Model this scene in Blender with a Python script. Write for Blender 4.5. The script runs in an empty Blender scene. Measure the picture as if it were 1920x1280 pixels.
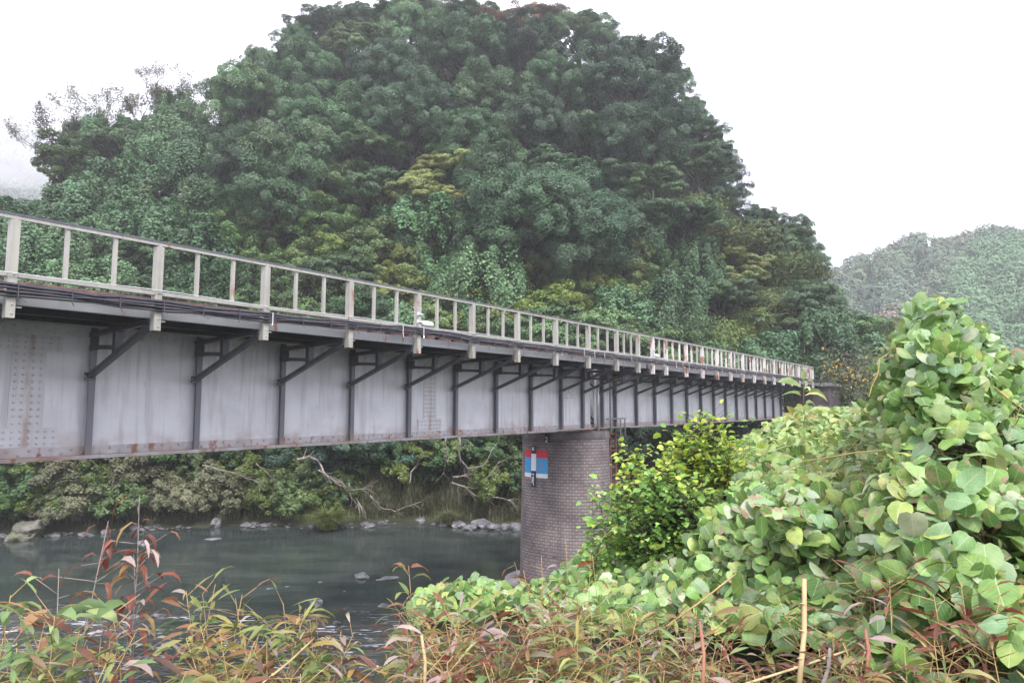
import bpy, bmesh, math, random
import numpy as np
from mathutils import Vector, Matrix
from mathutils import noise as mnoise

# ------------------------------------------------------------------ camera, world, sun, exposure
scene = bpy.context.scene
COL = scene.collection
F_PX, CX, CY = 1280.0, 960.0, 640.0
PITCH = math.radians(5.36)
CAMZ = 5.85
cam_d = bpy.data.cameras.new("camera")
cam = bpy.data.objects.new("camera", cam_d)
COL.objects.link(cam)
cam_d.sensor_width = 36.0
cam_d.lens = 24.0
cam_d.clip_start = 0.05
cam_d.clip_end = 3000
cam.location = (0, 0, CAMZ)
cam.rotation_euler = (math.radians(90) + PITCH, 0, 0)
scene.camera = cam

SUN_EL, SUN_AZ = math.radians(50), math.radians(160)     # azimuth clockwise from +Y
world = bpy.data.worlds.new("World")
scene.world = world
world.use_nodes = True
wn, wl = world.node_tree.nodes, world.node_tree.links
wn.clear()
w_out = wn.new("ShaderNodeOutputWorld")
w_bg = wn.new("ShaderNodeBackground")
w_sky = wn.new("ShaderNodeTexSky")
w_sky.sky_type = 'NISHITA'
w_sky.sun_disc = False
w_sky.sun_elevation = SUN_EL
w_sky.sun_rotation = SUN_AZ
w_mix = wn.new("ShaderNodeMix")
w_mix.data_type = 'RGBA'
w_mix.inputs[0].default_value = 0.84                     # white overcast over the clear sky
w_mix.inputs[7].default_value = (11.6, 11.5, 13.2, 1)
w_bg.inputs['Strength'].default_value = 0.10
wl.new(w_sky.outputs[0], w_mix.inputs[6])
wl.new(w_mix.outputs[2], w_bg.inputs['Color'])
wl.new(w_bg.outputs[0], w_out.inputs['Surface'])

sun_d = bpy.data.lights.new("sun", 'SUN')
sun_d.energy = 2.2
sun_d.angle = math.radians(14)
sun_d.color = (1.0, 0.98, 0.96)
sun = bpy.data.objects.new("sun", sun_d)
COL.objects.link(sun)
_sd = Vector((math.sin(SUN_AZ) * math.cos(SUN_EL), math.cos(SUN_AZ) * math.cos(SUN_EL), math.sin(SUN_EL)))
sun.rotation_euler = _sd.to_track_quat('Z', 'Y').to_euler()

scene.view_settings.view_transform = 'Standard'
scene.view_settings.look = 'None'
scene.view_settings.gamma = 1.0
scene.view_settings.exposure = 1.28
scene.render.engine = 'CYCLES'
scene.cycles.use_denoising = True
scene.cycles.max_bounces = 8
scene.cycles.transparent_max_bounces = 8
scene.cycles.volume_bounces = 1
scene.cycles.use_adaptive_sampling = True
scene.cycles.adaptive_threshold = 0.02

# ------------------------------------------------------------------ measuring helpers (pixel of the 1920x1280 photo -> world)
FWD = np.array([0, math.cos(PITCH), math.sin(PITCH)])
UPV = np.array([0, -math.sin(PITCH), math.cos(PITCH)])
RGT = np.array([1.0, 0, 0])
EYE = np.array([0, 0, CAMZ])
PHI = math.radians(36.3)                                  # bridge direction
BU = np.array([math.sin(PHI), math.cos(PHI), 0])
BN = np.array([-math.cos(PHI), math.sin(PHI), 0])
ROTZ = math.atan2(BU[1], BU[0])


def ray(x, y):
    return FWD + (x - CX) / F_PX * RGT + (CY - y) / F_PX * UPV


def on_v(x, y, v):
    r = ray(x, y)
    p = r * (v / (r @ BN)) + EYE
    return float(p @ BU), float(p[2])


def on_z(x, y, z):
    r = ray(x, y)
    return r * ((z - CAMZ) / r[2]) + EYE


def at_d(x, y, d):
    """point on the ray at horizontal distance d"""
    r = ray(x, y)
    return r * (d / math.hypot(r[0], r[1])) + EYE


def az_el(x, y):
    r = ray(x, y)
    return math.atan2(r[0], r[1]), math.atan2(r[2], math.hypot(r[0], r[1]))


def px_of(p):
    d = np.asarray(p, float) - EYE
    k = d @ FWD
    return CX + F_PX * d[0] / k, CY - F_PX * (d @ UPV) / k


def SV(s, v, z):
    p = BU * s + BN * v
    return Vector((p[0], p[1], z))


def lerp_tab(tab, x):
    return np.interp(x, [t[0] for t in tab], [t[1] for t in tab])


# ------------------------------------------------------------------ object helpers
def link(o, parent=None):
    COL.objects.link(o)
    if parent is not None:
        o.parent = parent
    return o


def tag(o, label=None, cat=None, group=None, kind=None):
    if label: o['label'] = label
    if cat: o['category'] = cat
    if group: o['group'] = group
    if kind: o['kind'] = kind
    return o


def empty(name, loc=(0, 0, 0), rz=0.0):
    o = bpy.data.objects.new(name, None)
    o.location = loc
    o.rotation_euler = (0, 0, rz)
    o.empty_display_size = 0.2
    COL.objects.link(o)
    return o


class MB:
    """collects simple shapes, builds one mesh object"""

    def __init__(self):
        self.v, self.f, self.sm = [], [], []

    def add(self, vs, fs, smooth=False):
        b = len(self.v)
        self.v += [tuple(p) for p in vs]
        self.f += [tuple(b + i for i in f) for f in fs]
        self.sm += [smooth] * len(fs)

    def box(self, x0, x1, y0, y1, z0, z1):
        self.add([(x0, y0, z0), (x1, y0, z0), (x1, y1, z0), (x0, y1, z0), (x0, y0, z1), (x1, y0, z1), (x1, y1, z1), (x0, y1, z1)],
                 [(0, 3, 2, 1), (4, 5, 6, 7), (0, 1, 5, 4), (1, 2, 6, 5), (2, 3, 7, 6), (3, 0, 4, 7)])

    def beam(self, p0, p1, w, h, up=(0, 0, 1)):
        p0, p1 = Vector(p0), Vector(p1)
        d = (p1 - p0).normalized()
        u = Vector(up)
        s = d.cross(u).normalized()
        u = s.cross(d).normalized()
        vs = []
        for p in (p0, p1):
            for a, b in ((-1, -1), (1, -1), (1, 1), (-1, 1)):
                vs.append(p + s * (a * w / 2) + u * (b * h / 2))
        self.add(vs, [(0, 1, 2, 3), (7, 6, 5, 4), (0, 4, 5, 1), (1, 5, 6, 2), (2, 6, 7, 3), (3, 7, 4, 0)])

    def tube(self, pts, rad, n=6, smooth=True):
        pts = [Vector(p) for p in pts]
        if not hasattr(rad, '__len__'):
            rad = [rad] * len(pts)
        vs, fs = [], []
        ref = Vector((0.3, 0.2, 1)).normalized()
        for i, p in enumerate(pts):
            d = (pts[min(i + 1, len(pts) - 1)] - pts[max(i - 1, 0)])
            d = d.normalized() if d.length > 1e-9 else Vector((0, 0, 1))
            a = d.cross(ref)
            if a.length < 1e-3:
                a = d.cross(Vector((1, 0, 0)))
            a.normalize()
            b = d.cross(a)
            for k in range(n):
                t = 2 * math.pi * k / n
                vs.append(p + (a * math.cos(t) + b * math.sin(t)) * rad[i])
        for i in range(len(pts) - 1):
            for k in range(n):
                fs.append((i * n + k, i * n + (k + 1) % n, (i + 1) * n + (k + 1) % n, (i + 1) * n + k))
        fs.append(tuple(range(n - 1, -1, -1)))
        fs.append(tuple((len(pts) - 1) * n + k for k in range(n)))
        self.add(vs, fs, smooth)

    def dome(self, c, nrm, r, h=None, n=7):
        """rivet head"""
        c, nrm = Vector(c), Vector(nrm).normalized()
        h = h or r * 0.7
        a = nrm.orthogonal().normalized()
        b = nrm.cross(a)
        vs, fs = [], []
        for rr, hh in ((1.0, 0.0), (0.75, 0.7)):
            for k in range(n):
                t = 2 * math.pi * k / n
                vs.append(c + (a * math.cos(t) + b * math.sin(t)) * r * rr + nrm * h * hh)
        vs.append(c + nrm * h)
        for k in range(n):
            k2 = (k + 1) % n
            fs.append((k, k2, n + k2, n + k))
            fs.append((n + k, n + k2, 2 * n))
        self.add(vs, fs, True)

    def build(self, name, mat, parent=None, loc=None, bevel=0):
        me = bpy.data.meshes.new(name)
        me.from_pydata(self.v, [], self.f)
        me.polygons.foreach_set('use_smooth', self.sm)
        me.materials.append(mat)
        me.update()
        o = bpy.data.objects.new(name, me)
        if loc is not None:
            o.location = loc
        link(o, parent)
        if bevel:
            m = o.modifiers.new('bevel', 'BEVEL')
            m.width = bevel
            m.segments = 1
            m.limit_method = 'ANGLE'
        return o


def np_mesh(name, V, Fq, mat, col=None, smooth=False, tri=False):
    """V (n,3), Fq (m,k) faces of equal size, optional per-vertex colour"""
    k = Fq.shape[1]
    me = bpy.data.meshes.new(name)
    me.vertices.add(len(V))
    me.vertices.foreach_set('co', np.ascontiguousarray(V, np.float32).ravel())
    me.loops.add(Fq.size)
    me.loops.foreach_set('vertex_index', np.ascontiguousarray(Fq, np.int32).ravel())
    me.polygons.add(len(Fq))
    me.polygons.foreach_set('loop_start', np.arange(0, Fq.size, k, dtype=np.int32))
    me.polygons.foreach_set('loop_total', np.full(len(Fq), k, np.int32))
    if smooth:
        me.polygons.foreach_set('use_smooth', np.ones(len(Fq), bool))
    if col is not None:
        a = me.color_attributes.new('Col', 'FLOAT_COLOR', 'POINT')
        c4 = np.ones((len(V), 4), np.float32)
        c4[:, :3] = col
        a.data.foreach_set('color', c4.ravel())
    me.materials.append(mat)
    me.update()
    me.validate()
    return me


def np_obj(name, me, parent=None):
    return link(bpy.data.objects.new(name, me), parent)


# ------------------------------------------------------------------ materials
def new_mat(name):
    m = bpy.data.materials.new(name)
    m.use_nodes = True
    nt = m.node_tree
    nt.nodes.clear()
    out = nt.nodes.new("ShaderNodeOutputMaterial")
    return m, nt.nodes, nt.links, out


def ramp(N, stops):
    r = N.new("ShaderNodeValToRGB")
    els = r.color_ramp.elements
    while len(els) < len(stops):
        els.new(0.5)
    for e, (p, c) in zip(els, stops):
        e.position = p
        e.color = (*c, 1) if len(c) == 3 else c
    return r


def foliage_mat(name, rough=0.5, trans=0.25, spec=0.35):
    m, N, L, out = new_mat(name)
    vc = N.new("ShaderNodeVertexColor"); vc.layer_name = 'Col'
    oi = N.new("ShaderNodeObjectInfo")
    mx = N.new("ShaderNodeMix"); mx.data_type = 'RGBA'; mx.blend_type = 'MULTIPLY'; mx.inputs[0].default_value = 1
    L.new(vc.outputs[0], mx.inputs[6]); L.new(oi.outputs['Color'], mx.inputs[7])
    p = N.new("ShaderNodeBsdfPrincipled")
    p.inputs['Roughness'].default_value = rough
    p.inputs['Specular IOR Level'].default_value = spec
    t = N.new("ShaderNodeBsdfTranslucent")
    ms = N.new("ShaderNodeMixShader"); ms.inputs[0].default_value = trans
    L.new(mx.outputs[2], p.inputs['Base Color']); L.new(mx.outputs[2], t.inputs['Color'])
    L.new(p.outputs[0], ms.inputs[1]); L.new(t.outputs[0], ms.inputs[2])
    L.new(ms.outputs[0], out.inputs['Surface'])
    return m


def noise_mat(name, stops, scale=4.0, rough=0.85, bump=0.3, detail=6, stretch=(1, 1, 1), bscale=None, spec=0.3, metal=0.0, dist=0.02):
    m, N, L, out = new_mat(name)
    tc = N.new("ShaderNodeTexCoord")
    mp = N.new("ShaderNodeMapping"); mp.inputs['Scale'].default_value = stretch
    L.new(tc.outputs['Object'], mp.inputs['Vector'])
    n1 = N.new("ShaderNodeTexNoise"); n1.inputs['Scale'].default_value = scale; n1.inputs['Detail'].default_value = detail
    L.new(mp.outputs[0], n1.inputs['Vector'])
    r = ramp(N, stops)
    L.new(n1.outputs['Fac'], r.inputs[0])
    p = N.new("ShaderNodeBsdfPrincipled")
    p.inputs['Roughness'].default_value = rough
    p.inputs['Specular IOR Level'].default_value = spec
    p.inputs['Metallic'].default_value = metal
    L.new(r.outputs[0], p.inputs['Base Color'])
    if bump:
        n2 = N.new("ShaderNodeTexNoise"); n2.inputs['Scale'].default_value = bscale or scale * 4; n2.inputs['Detail'].default_value = 5
        L.new(mp.outputs[0], n2.inputs['Vector'])
        b = N.new("ShaderNodeBump"); b.inputs['Strength'].default_value = bump; b.inputs['Distance'].default_value = dist
        L.new(n2.outputs['Fac'], b.inputs['Height']); L.new(b.outputs[0], p.inputs['Normal'])
    L.new(p.outputs[0], out.inputs['Surface'])
    return m


def steel_mat(name, base, dirt, rust_lo=None, rust_hi=None, rust_amt=0.0, streak=True, rough=0.45, centre_rust=False, spot=0.0):
    """old paint: vertical streaks of dirt, rust in patches; rust grows between local heights rust_lo..rust_hi"""
    m, N, L, out = new_mat(name)
    tc = N.new("ShaderNodeTexCoord")
    def noise(sc, scale3, detail=5):
        mp = N.new("ShaderNodeMapping"); mp.inputs['Scale'].default_value = scale3
        L.new(tc.outputs['Object'], mp.inputs['Vector'])
        n = N.new("ShaderNodeTexNoise"); n.inputs['Scale'].default_value = sc; n.inputs['Detail'].default_value = detail
        L.new(mp.outputs[0], n.inputs['Vector'])
        return n.outputs['Fac']
    def mix(fac, a, b):
        x = N.new("ShaderNodeMix"); x.data_type = 'RGBA'
        L.new(fac, x.inputs[0])
        for s, v in ((6, a), (7, b)):
            if hasattr(v, 'links'): L.new(v, x.inputs[s])
            else: x.inputs[s].default_value = (*v, 1)
        return x.outputs[2]
    def rng(val, a, b, lo=0.0, hi=1.0):
        r = N.new("ShaderNodeMapRange"); r.interpolation_type = 'SMOOTHSTEP'
        L.new(val, r.inputs[0])
        r.inputs[1].default_value, r.inputs[2].default_value, r.inputs[3].default_value, r.inputs[4].default_value = a, b, lo, hi
        return r.outputs[0]
    def mul(a, b):
        x = N.new("ShaderNodeMath"); x.operation = 'MULTIPLY'
        L.new(a, x.inputs[0])
        if hasattr(b, 'links'): L.new(b, x.inputs[1])
        else: x.inputs[1].default_value = b
        return x.outputs[0]
    c = mix(rng(noise(2.0, (1, 1, 1)), 0.35, 0.7), base, tuple(x * 0.86 for x in base))
    if streak:
        c = mix(rng(noise(3.0, (3.5, 3.5, 0.25)), 0.48, 0.74, 0, 0.65), c, dirt)
    c = mix(rng(noise(14.0, (1, 1, 0.5)), 0.6, 0.8, 0, 0.5), c, dirt)
    rust = (0.23, 0.085, 0.045)
    if rust_lo is not None:
        sx = N.new("ShaderNodeSeparateXYZ"); L.new(tc.outputs['Object'], sx.inputs[0])
        g = rng(sx.outputs['Z'], rust_hi, rust_lo)
        c = mix(mul(mul(g, rng(noise(1.6, (1, 1, 2.5), 8), 0.42, 0.62)), rust_amt), c, (0.33, 0.22, 0.16))
        c = mix(mul(mul(g, rng(noise(3.1, (1, 1, 1.0), 9), 0.50, 0.76)), rust_amt), c, rust)
    if spot:
        c = mix(mul(rng(noise(7.0, (1, 1, 0.35), 7), 0.62 - spot * 0.2, 0.72 - spot * 0.2), 0.9), c, rust)
    if centre_rust:
        sx = N.new("ShaderNodeSeparateXYZ"); L.new(tc.outputs['Object'], sx.inputs[0])
        ab = N.new("ShaderNodeMath"); ab.operation = 'ABSOLUTE'; L.new(sx.outputs['X'], ab.inputs[0])
        g = rng(ab.outputs[0], 0.07, 0.008)
        c = mix(mul(mul(g, rng(noise(2.5, (3, 1, 0.7), 6), 0.40, 0.66)), 0.7), c, (0.30, 0.18, 0.11))
    p = N.new("ShaderNodeBsdfPrincipled")
    p.inputs['Roughness'].default_value = rough
    p.inputs['Specular IOR Level'].default_value = 0.4
    L.new(c, p.inputs['Base Color'])
    b = N.new("ShaderNodeBump"); b.inputs['Strength'].default_value = 0.25; b.inputs['Distance'].default_value = 0.01
    L.new(noise(5.0, (1, 1, 1), 6), b.inputs['Height']); L.new(b.outputs[0], p.inputs['Normal'])
    L.new(p.outputs[0], out.inputs['Surface'])
    return m


M = {}
M['leaf'] = foliage_mat('tree_leaf', 0.5, 0.12, 0.4)
M['near_leaf'] = foliage_mat('near_leaf', 0.45, 0.38, 0.4)
M['bark'] = noise_mat('bark', [(0.3, (0.03, 0.026, 0.022)), (0.7, (0.085, 0.075, 0.065))], 3, stretch=(3, 3, 0.6), bump=0.6)
M['dead_wood'] = noise_mat('dead_wood', [(0.3, (0.12, 0.10, 0.085)), (0.7, (0.29, 0.25, 0.22))], 4, stretch=(2, 2, 1), bump=0.4)
M['stem'] = noise_mat('stem', [(0.3, (0.24, 0.15, 0.07)), (0.7, (0.42, 0.31, 0.13))], 9, bump=0.1)
M['red_stem'] = noise_mat('red_stem', [(0.3, (0.20, 0.075, 0.05)), (0.7, (0.28, 0.14, 0.09))], 9, bump=0.1)
M['cane'] = noise_mat('cane', [(0.3, (0.34, 0.25, 0.12)), (0.7, (0.46, 0.36, 0.20))], 6, bump=0.15, stretch=(1, 1, 0.3))
GIRDER = (0.64, 0.645, 0.67)
M['web'] = steel_mat('girder_paint', GIRDER, (0.40, 0.395, 0.41), 5.15 - 5.11, 0.45, 0.5)
M['flange'] = steel_mat('flange_paint', (0.44, 0.42, 0.43), (0.27, 0.24, 0.23), -0.05, 0.22, 0.7, spot=0.12)
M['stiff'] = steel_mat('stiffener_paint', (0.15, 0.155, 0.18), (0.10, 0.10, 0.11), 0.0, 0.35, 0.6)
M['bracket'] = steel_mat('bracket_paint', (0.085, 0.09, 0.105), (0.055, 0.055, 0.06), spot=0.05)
M['splice'] = steel_mat('splice_paint', (0.58, 0.58, 0.60), (0.44, 0.42, 0.40), centre_rust=True)
M['rail_paint'] = steel_mat('handrail_paint', (0.31, 0.30, 0.262), (0.19, 0.18, 0.15), spot=0.06)
M['rail_rusty'] = steel_mat('handrail_rusty_paint', (0.56, 0.53, 0.50), (0.40, 0.33, 0.29), spot=0.62)
M['channel'] = steel_mat('channel_paint', (0.27, 0.28, 0.29), (0.24, 0.24, 0.22), spot=0.12)
M['plank'] = noise_mat('walkway_plank', [(0.3, (0.05, 0.045, 0.045)), (0.7, (0.10, 0.09, 0.085))], 5, stretch=(0.5, 6, 1))
M['sleeper'] = noise_mat('sleeper_wood', [(0.3, (0.07, 0.042, 0.04)), (0.55, (0.13, 0.075, 0.07)), (0.75, (0.20, 0.105, 0.09))], 3, stretch=(1, 2, 2), bump=0.4)
M['rail'] = noise_mat('rail_steel', [(0.3, (0.12, 0.06, 0.055)), (0.7, (0.22, 0.12, 0.11))], 8, rough=0.6, bump=0.2)
M['cable'] = noise_mat('black_cable', [(0.3, (0.015, 0.015, 0.02)), (0.7, (0.035, 0.035, 0.045))], 6, rough=0.3, bump=0, spec=0.6)
M['white_plastic'] = noise_mat('white_plastic', [(0.3, (0.62, 0.56, 0.56)), (0.7, (0.78, 0.74, 0.74))], 6, rough=0.5, bump=0.05)
M['galv'] = noise_mat('galvanised', [(0.3, (0.45, 0.45, 0.46)), (0.7, (0.62, 0.62, 0.64))], 9, rough=0.4, bump=0.05, metal=0.4)
M['rust_steel'] = noise_mat('rusty_steel', [(0.3, (0.13, 0.05, 0.04)), (0.7, (0.26, 0.11, 0.085))], 7, rough=0.8, bump=0.3)
M['rock'] = noise_mat('river_rock', [(0.25, (0.055, 0.053, 0.054)), (0.5, (0.12, 0.117, 0.12)), (0.75, (0.25, 0.24, 0.245))], 1.4, bump=0.7, bscale=5, dist=0.06)
M['mossy'] = noise_mat('mossy_rock', [(0.35, (0.12, 0.13, 0.07)), (0.5, (0.11, 0.105, 0.08)), (0.7, (0.20, 0.19, 0.17))], 1.1, bump=0.7, bscale=4, dist=0.08)
M['soil'] = noise_mat('soil', [(0.3, (0.018, 0.022, 0.012)), (0.6, (0.04, 0.042, 0.022)), (0.8, (0.075, 0.062, 0.04))], 0.6, bump=0.6, bscale=3, dist=0.1)
M['far_soil'] = noise_mat('far_soil', [(0.3, (0.03, 0.045, 0.025)), (0.7, (0.05, 0.065, 0.035))], 0.05, bump=0)
M['concrete'] = noise_mat('old_concrete', [(0.25, (0.06, 0.055, 0.055)), (0.5, (0.19, 0.17, 0.165)), (0.75, (0.36, 0.33, 0.32))], 1.7, bump=0.5, dist=0.03, stretch=(1, 1, 0.6))
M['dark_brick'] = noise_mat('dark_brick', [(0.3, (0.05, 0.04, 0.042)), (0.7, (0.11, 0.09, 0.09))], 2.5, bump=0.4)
for nm, c in (('gauge_red', (0.62, 0.035, 0.06)), ('gauge_blue', (0.055, 0.34, 0.66)), ('gauge_white', (0.80, 0.80, 0.82)), ('gauge_black', (0.03, 0.03, 0.045))):
    M[nm] = noise_mat(nm, [(0.3, tuple(x * 0.88 for x in c)), (0.7, c)], 9, rough=0.5, bump=0.05)
M['gauge_fade'] = noise_mat('gauge_faded_red', [(0.3, (0.24, 0.24, 0.42)), (0.7, (0.34, 0.22, 0.34))], 9, bump=0)


def brick_mat():
    m, N, L, out = new_mat('pier_brick')
    uv = N.new("ShaderNodeUVMap")
    br = N.new("ShaderNodeTexBrick")
    br.inputs['Scale'].default_value = 1.0
    br.inputs['Brick Width'].default_value = 0.185
    br.inputs['Row Height'].default_value = 0.098
    br.inputs['Mortar Size'].default_value = 0.012
    br.inputs['Mortar Smooth'].default_value = 0.3
    br.inputs['Color1'].default_value = (0.185, 0.163, 0.157, 1)
    br.inputs['Color2'].default_value = (0.25, 0.222, 0.213, 1)
    br.inputs['Mortar'].default_value = (0.33, 0.31, 0.308, 1)
    L.new(uv.outputs[0], br.inputs['Vector'])
    # bed joints are dirtier than the upright joints
    tc = N.new("ShaderNodeTexCoord")
    n1 = N.new("ShaderNodeTexNoise"); n1.inputs['Scale'].default_value = 1.1; n1.inputs['Detail'].default_value = 7
    L.new(tc.outputs['Object'], n1.inputs['Vector'])
    r1 = ramp(N, [(0.38, (0.62, 0.58, 0.60)), (0.62, (1.05, 1.0, 0.98))])
    L.new(n1.outputs['Fac'], r1.inputs[0])
    mx = N.new("ShaderNodeMix"); mx.data_type = 'RGBA'; mx.blend_type = 'MULTIPLY'; mx.inputs[0].default_value = 1
    sv = N.new("ShaderNodeSeparateXYZ"); L.new(uv.outputs[0], sv.inputs[0])
    dv = N.new("ShaderNodeMath"); dv.operation = 'DIVIDE'; dv.inputs[1].default_value = 0.098; L.new(sv.outputs['Y'], dv.inputs[0])
    fr = N.new("ShaderNodeMath"); fr.operation = 'PINGPONG'; fr.inputs[1].default_value = 0.5; L.new(dv.outputs[0], fr.inputs[0])
    hm = N.new("ShaderNodeMapRange"); hm.inputs[1].default_value = 0.10; hm.inputs[2].default_value = 0.16; hm.inputs[3].default_value = 1; hm.inputs[4].default_value = 0
    L.new(fr.outputs[0], hm.inputs[0])
    mh = N.new("ShaderNodeMix"); mh.data_type = 'RGBA'
    L.new(hm.outputs[0], mh.inputs[0]); L.new(br.outputs['Color'], mh.inputs[6]); mh.inputs[7].default_value = (0.115, 0.096, 0.094, 1)
    L.new(mh.outputs[2], mx.inputs[6]); L.new(r1.outputs[0], mx.inputs[7])
    # grime streaks running down from the top
    mp = N.new("ShaderNodeMapping"); mp.inputs['Scale'].default_value = (3, 3, 0.25)
    L.new(tc.outputs['Object'], mp.inputs['Vector'])
    n2 = N.new("ShaderNodeTexNoise"); n2.inputs['Scale'].default_value = 1.5; n2.inputs['Detail'].default_value = 6
    L.new(mp.outputs[0], n2.inputs['Vector'])
    r2 = ramp(N, [(0.5, (0, 0, 0)), (0.72, (0.6, 0.6, 0.6))])
    L.new(n2.outputs['Fac'], r2.inputs[0])
    m2 = N.new("ShaderNodeMix"); m2.data_type = 'RGBA'
    L.new(r2.outputs[0], m2.inputs[0]); L.new(mx.outputs[2], m2.inputs[6]); m2.inputs[7].default_value = (0.10, 0.085, 0.09, 1)
    p = N.new("ShaderNodeBsdfPrincipled"); p.inputs['Roughness'].default_value = 0.85; p.inputs['Specular IOR Level'].default_value = 0.25
    L.new(m2.outputs[2], p.inputs['Base Color'])
    b = N.new("ShaderNodeBump"); b.inputs['Strength'].default_value = 0.7; b.inputs['Distance'].default_value = 0.012; b.invert = True
    L.new(br.outputs['Fac'], b.inputs['Height']); L.new(b.outputs[0], p.inputs['Normal'])
    L.new(p.outputs[0], out.inputs['Surface'])
    return m


M['brick'] = brick_mat()


def water_mat():
    m, N, L, out = new_mat('river_water')
    tc = N.new("ShaderNodeTexCoord")
    sx = N.new("ShaderNodeSeparateXYZ"); L.new(tc.outputs['Object'], sx.inputs[0])
    def math_(op, a, b=None):
        x = N.new("ShaderNodeMath"); x.operation = op
        for i, v in enumerate((a, b)):
            if v is None: continue
            if hasattr(v, 'links'): L.new(v, x.inputs[i])
            else: x.inputs[i].default_value = v
        return x.outputs[0]
    def rng(val, a, b, lo=0.0, hi=1.0):
        r = N.new("ShaderNodeMapRange"); r.interpolation_type = 'SMOOTHSTEP'
        L.new(val, r.inputs[0])
        r.inputs[1].default_value, r.inputs[2].default_value, r.inputs[3].default_value, r.inputs[4].default_value = a, b, lo, hi
        return r.outputs[0]
    def noise(scale, st, detail=4, dist=0.0):
        mp = N.new("ShaderNodeMapping"); mp.inputs['Scale'].default_value = st; mp.inputs['Rotation'].default_value = (0, 0, 0.25)
        L.new(tc.outputs['Object'], mp.inputs['Vector'])
        n = N.new("ShaderNodeTexNoise"); n.inputs['Scale'].default_value = scale; n.inputs['Detail'].default_value = detail; n.inputs['Distortion'].default_value = dist
        L.new(mp.outputs[0], n.inputs['Vector'])
        return n.outputs['Fac']
    # rapids: shallow water nearer than a wavering line
    edge = math_('ADD', sx.outputs['Y'], math_('MULTIPLY', math_('SUBTRACT', noise(0.35, (1, 1, 1)), 0.5), 5.0))
    rap = rng(edge, 21.2, 19.0)
    foam = math_('MULTIPLY', rng(noise(3.2, (0.7, 2.4, 1), 8, 1.2), 0.53, 0.70), math_('MULTIPLY', rap, rng(noise(0.7, (0.8, 2.0, 1), 4), 0.45, 0.62)))
    bed = rng(noise(0.5, (0.8, 2.0, 1), 6, 0.5), 0.35, 0.7)
    c = N.new("ShaderNodeMix"); c.data_type = 'RGBA'; L.new(bed, c.inputs[0])
    c.inputs[6].default_value = (0.024, 0.031, 0.028, 1); c.inputs[7].default_value = (0.044, 0.054, 0.050, 1)
    c1 = N.new("ShaderNodeMix"); c1.data_type = 'RGBA'; L.new(math_('MULTIPLY', rap, rng(noise(1.2, (0.7, 1.6, 1), 5), 0.4, 0.62)), c1.inputs[0])
    L.new(c.outputs[2], c1.inputs[6]); c1.inputs[7].default_value = (0.055, 0.05, 0.045, 1)
    c2 = N.new("ShaderNodeMix"); c2.data_type = 'RGBA'; L.new(foam, c2.inputs[0])
    L.new(c1.outputs[2], c2.inputs[6]); c2.inputs[7].default_value = (0.58, 0.60, 0.64, 1)
    p = N.new("ShaderNodeBsdfPrincipled")
    p.inputs['IOR'].default_value = 1.33
    L.new(c2.outputs[2], p.inputs['Base Color'])
    L.new(rng(foam, 0, 1, 0.09, 0.6), p.inputs['Roughness'])
    calm = noise(1.6, (0.7, 2.4, 1), 3)
    rough = noise(2.6, (0.8, 1.8, 1), 5, 0.8)
    hgt = math_('ADD', math_('MULTIPLY', calm, 0.10), math_('MULTIPLY', math_('MULTIPLY', rough, rap), 0.9))
    b = N.new("ShaderNodeBump"); b.inputs['Strength'].default_value = 0.55; b.inputs['Distance'].default_value = 0.16
    L.new(hgt, b.inputs['Height']); L.new(b.outputs[0], p.inputs['Normal'])
    L.new(p.outputs[0], out.inputs['Surface'])
    return m


M['water'] = water_mat()

# ------------------------------------------------------------------ terrain: one polar sheet around the viewpoint
SKY = [(-900, 470), (-300, 430), (-100, 415), (0, 392), (50, 365), (75, 305), (100, 235), (160, 215), (230, 215), (330, 175), (420, 140), (480, 100), (520, 58),
       (620, 14), (700, 16), (800, 0), (870, 4), (900, 26), (1000, 18), (1060, 24), (1150, 48), (1220, 74), (1270, 98), (1305, 150), (1340, 200),
       (1358, 250), (1385, 318), (1420, 372), (1440, 386), (1490, 405), (1530, 450), (1548, 495), (1566, 570), (1620, 592), (1650, 630), (1680, 650), (1900, 670), (2600, 700)]
_sky = sorted((az_el(x, y)[0], math.tan(az_el(x, y)[1])) for x, y in SKY)
SKY_A = np.array([a for a, _ in _sky]); SKY_T = np.array([t for _, t in _sky])
D = math.radians
R0_A = np.array([D(a) for a in (-70, -50, -36, -30, -21, -14.6, -7, 0, 6, 12, 17, 21, 26, 40, 70)])
R0_R = np.array([48, 42, 38.2, 37.4, 36.6, 34.6, 35.0, 33.4, 35, 38, 41, 43, 44, 46, 50.0])
R1_A = np.array([D(a) for a in (-70, -38, -25, -5, 8, 16, 21, 24.5, 28, 40, 70)])
R1_R = np.array([62, 62, 66, 66, 64, 60, 57, 54, 60, 70, 70.0])
NEAR_A = np.array([D(a) for a in (-180, -70, -30, 0, 6, 10, 15, 19, 180)])
NEAR_R = np.array([14, 14, 12.5, 13.5, 18, 22, 30, 42, 60.0])


def sstep(a, b, x):
    t = np.clip((x - a) / (b - a), 0, 1)
    return t * t * (3 - 2 * t)


def canopy_top(a, r1):
    return CAMZ + np.interp(a, SKY_A, SKY_T) * r1


def margin(a):
    return np.interp(a, [D(-40), D(-34), D(-20), D(15), D(20), D(24), D(28)], [3.0, 4.5, 4.5, 4.5, 4.0, 3.5, 2.0])


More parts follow.
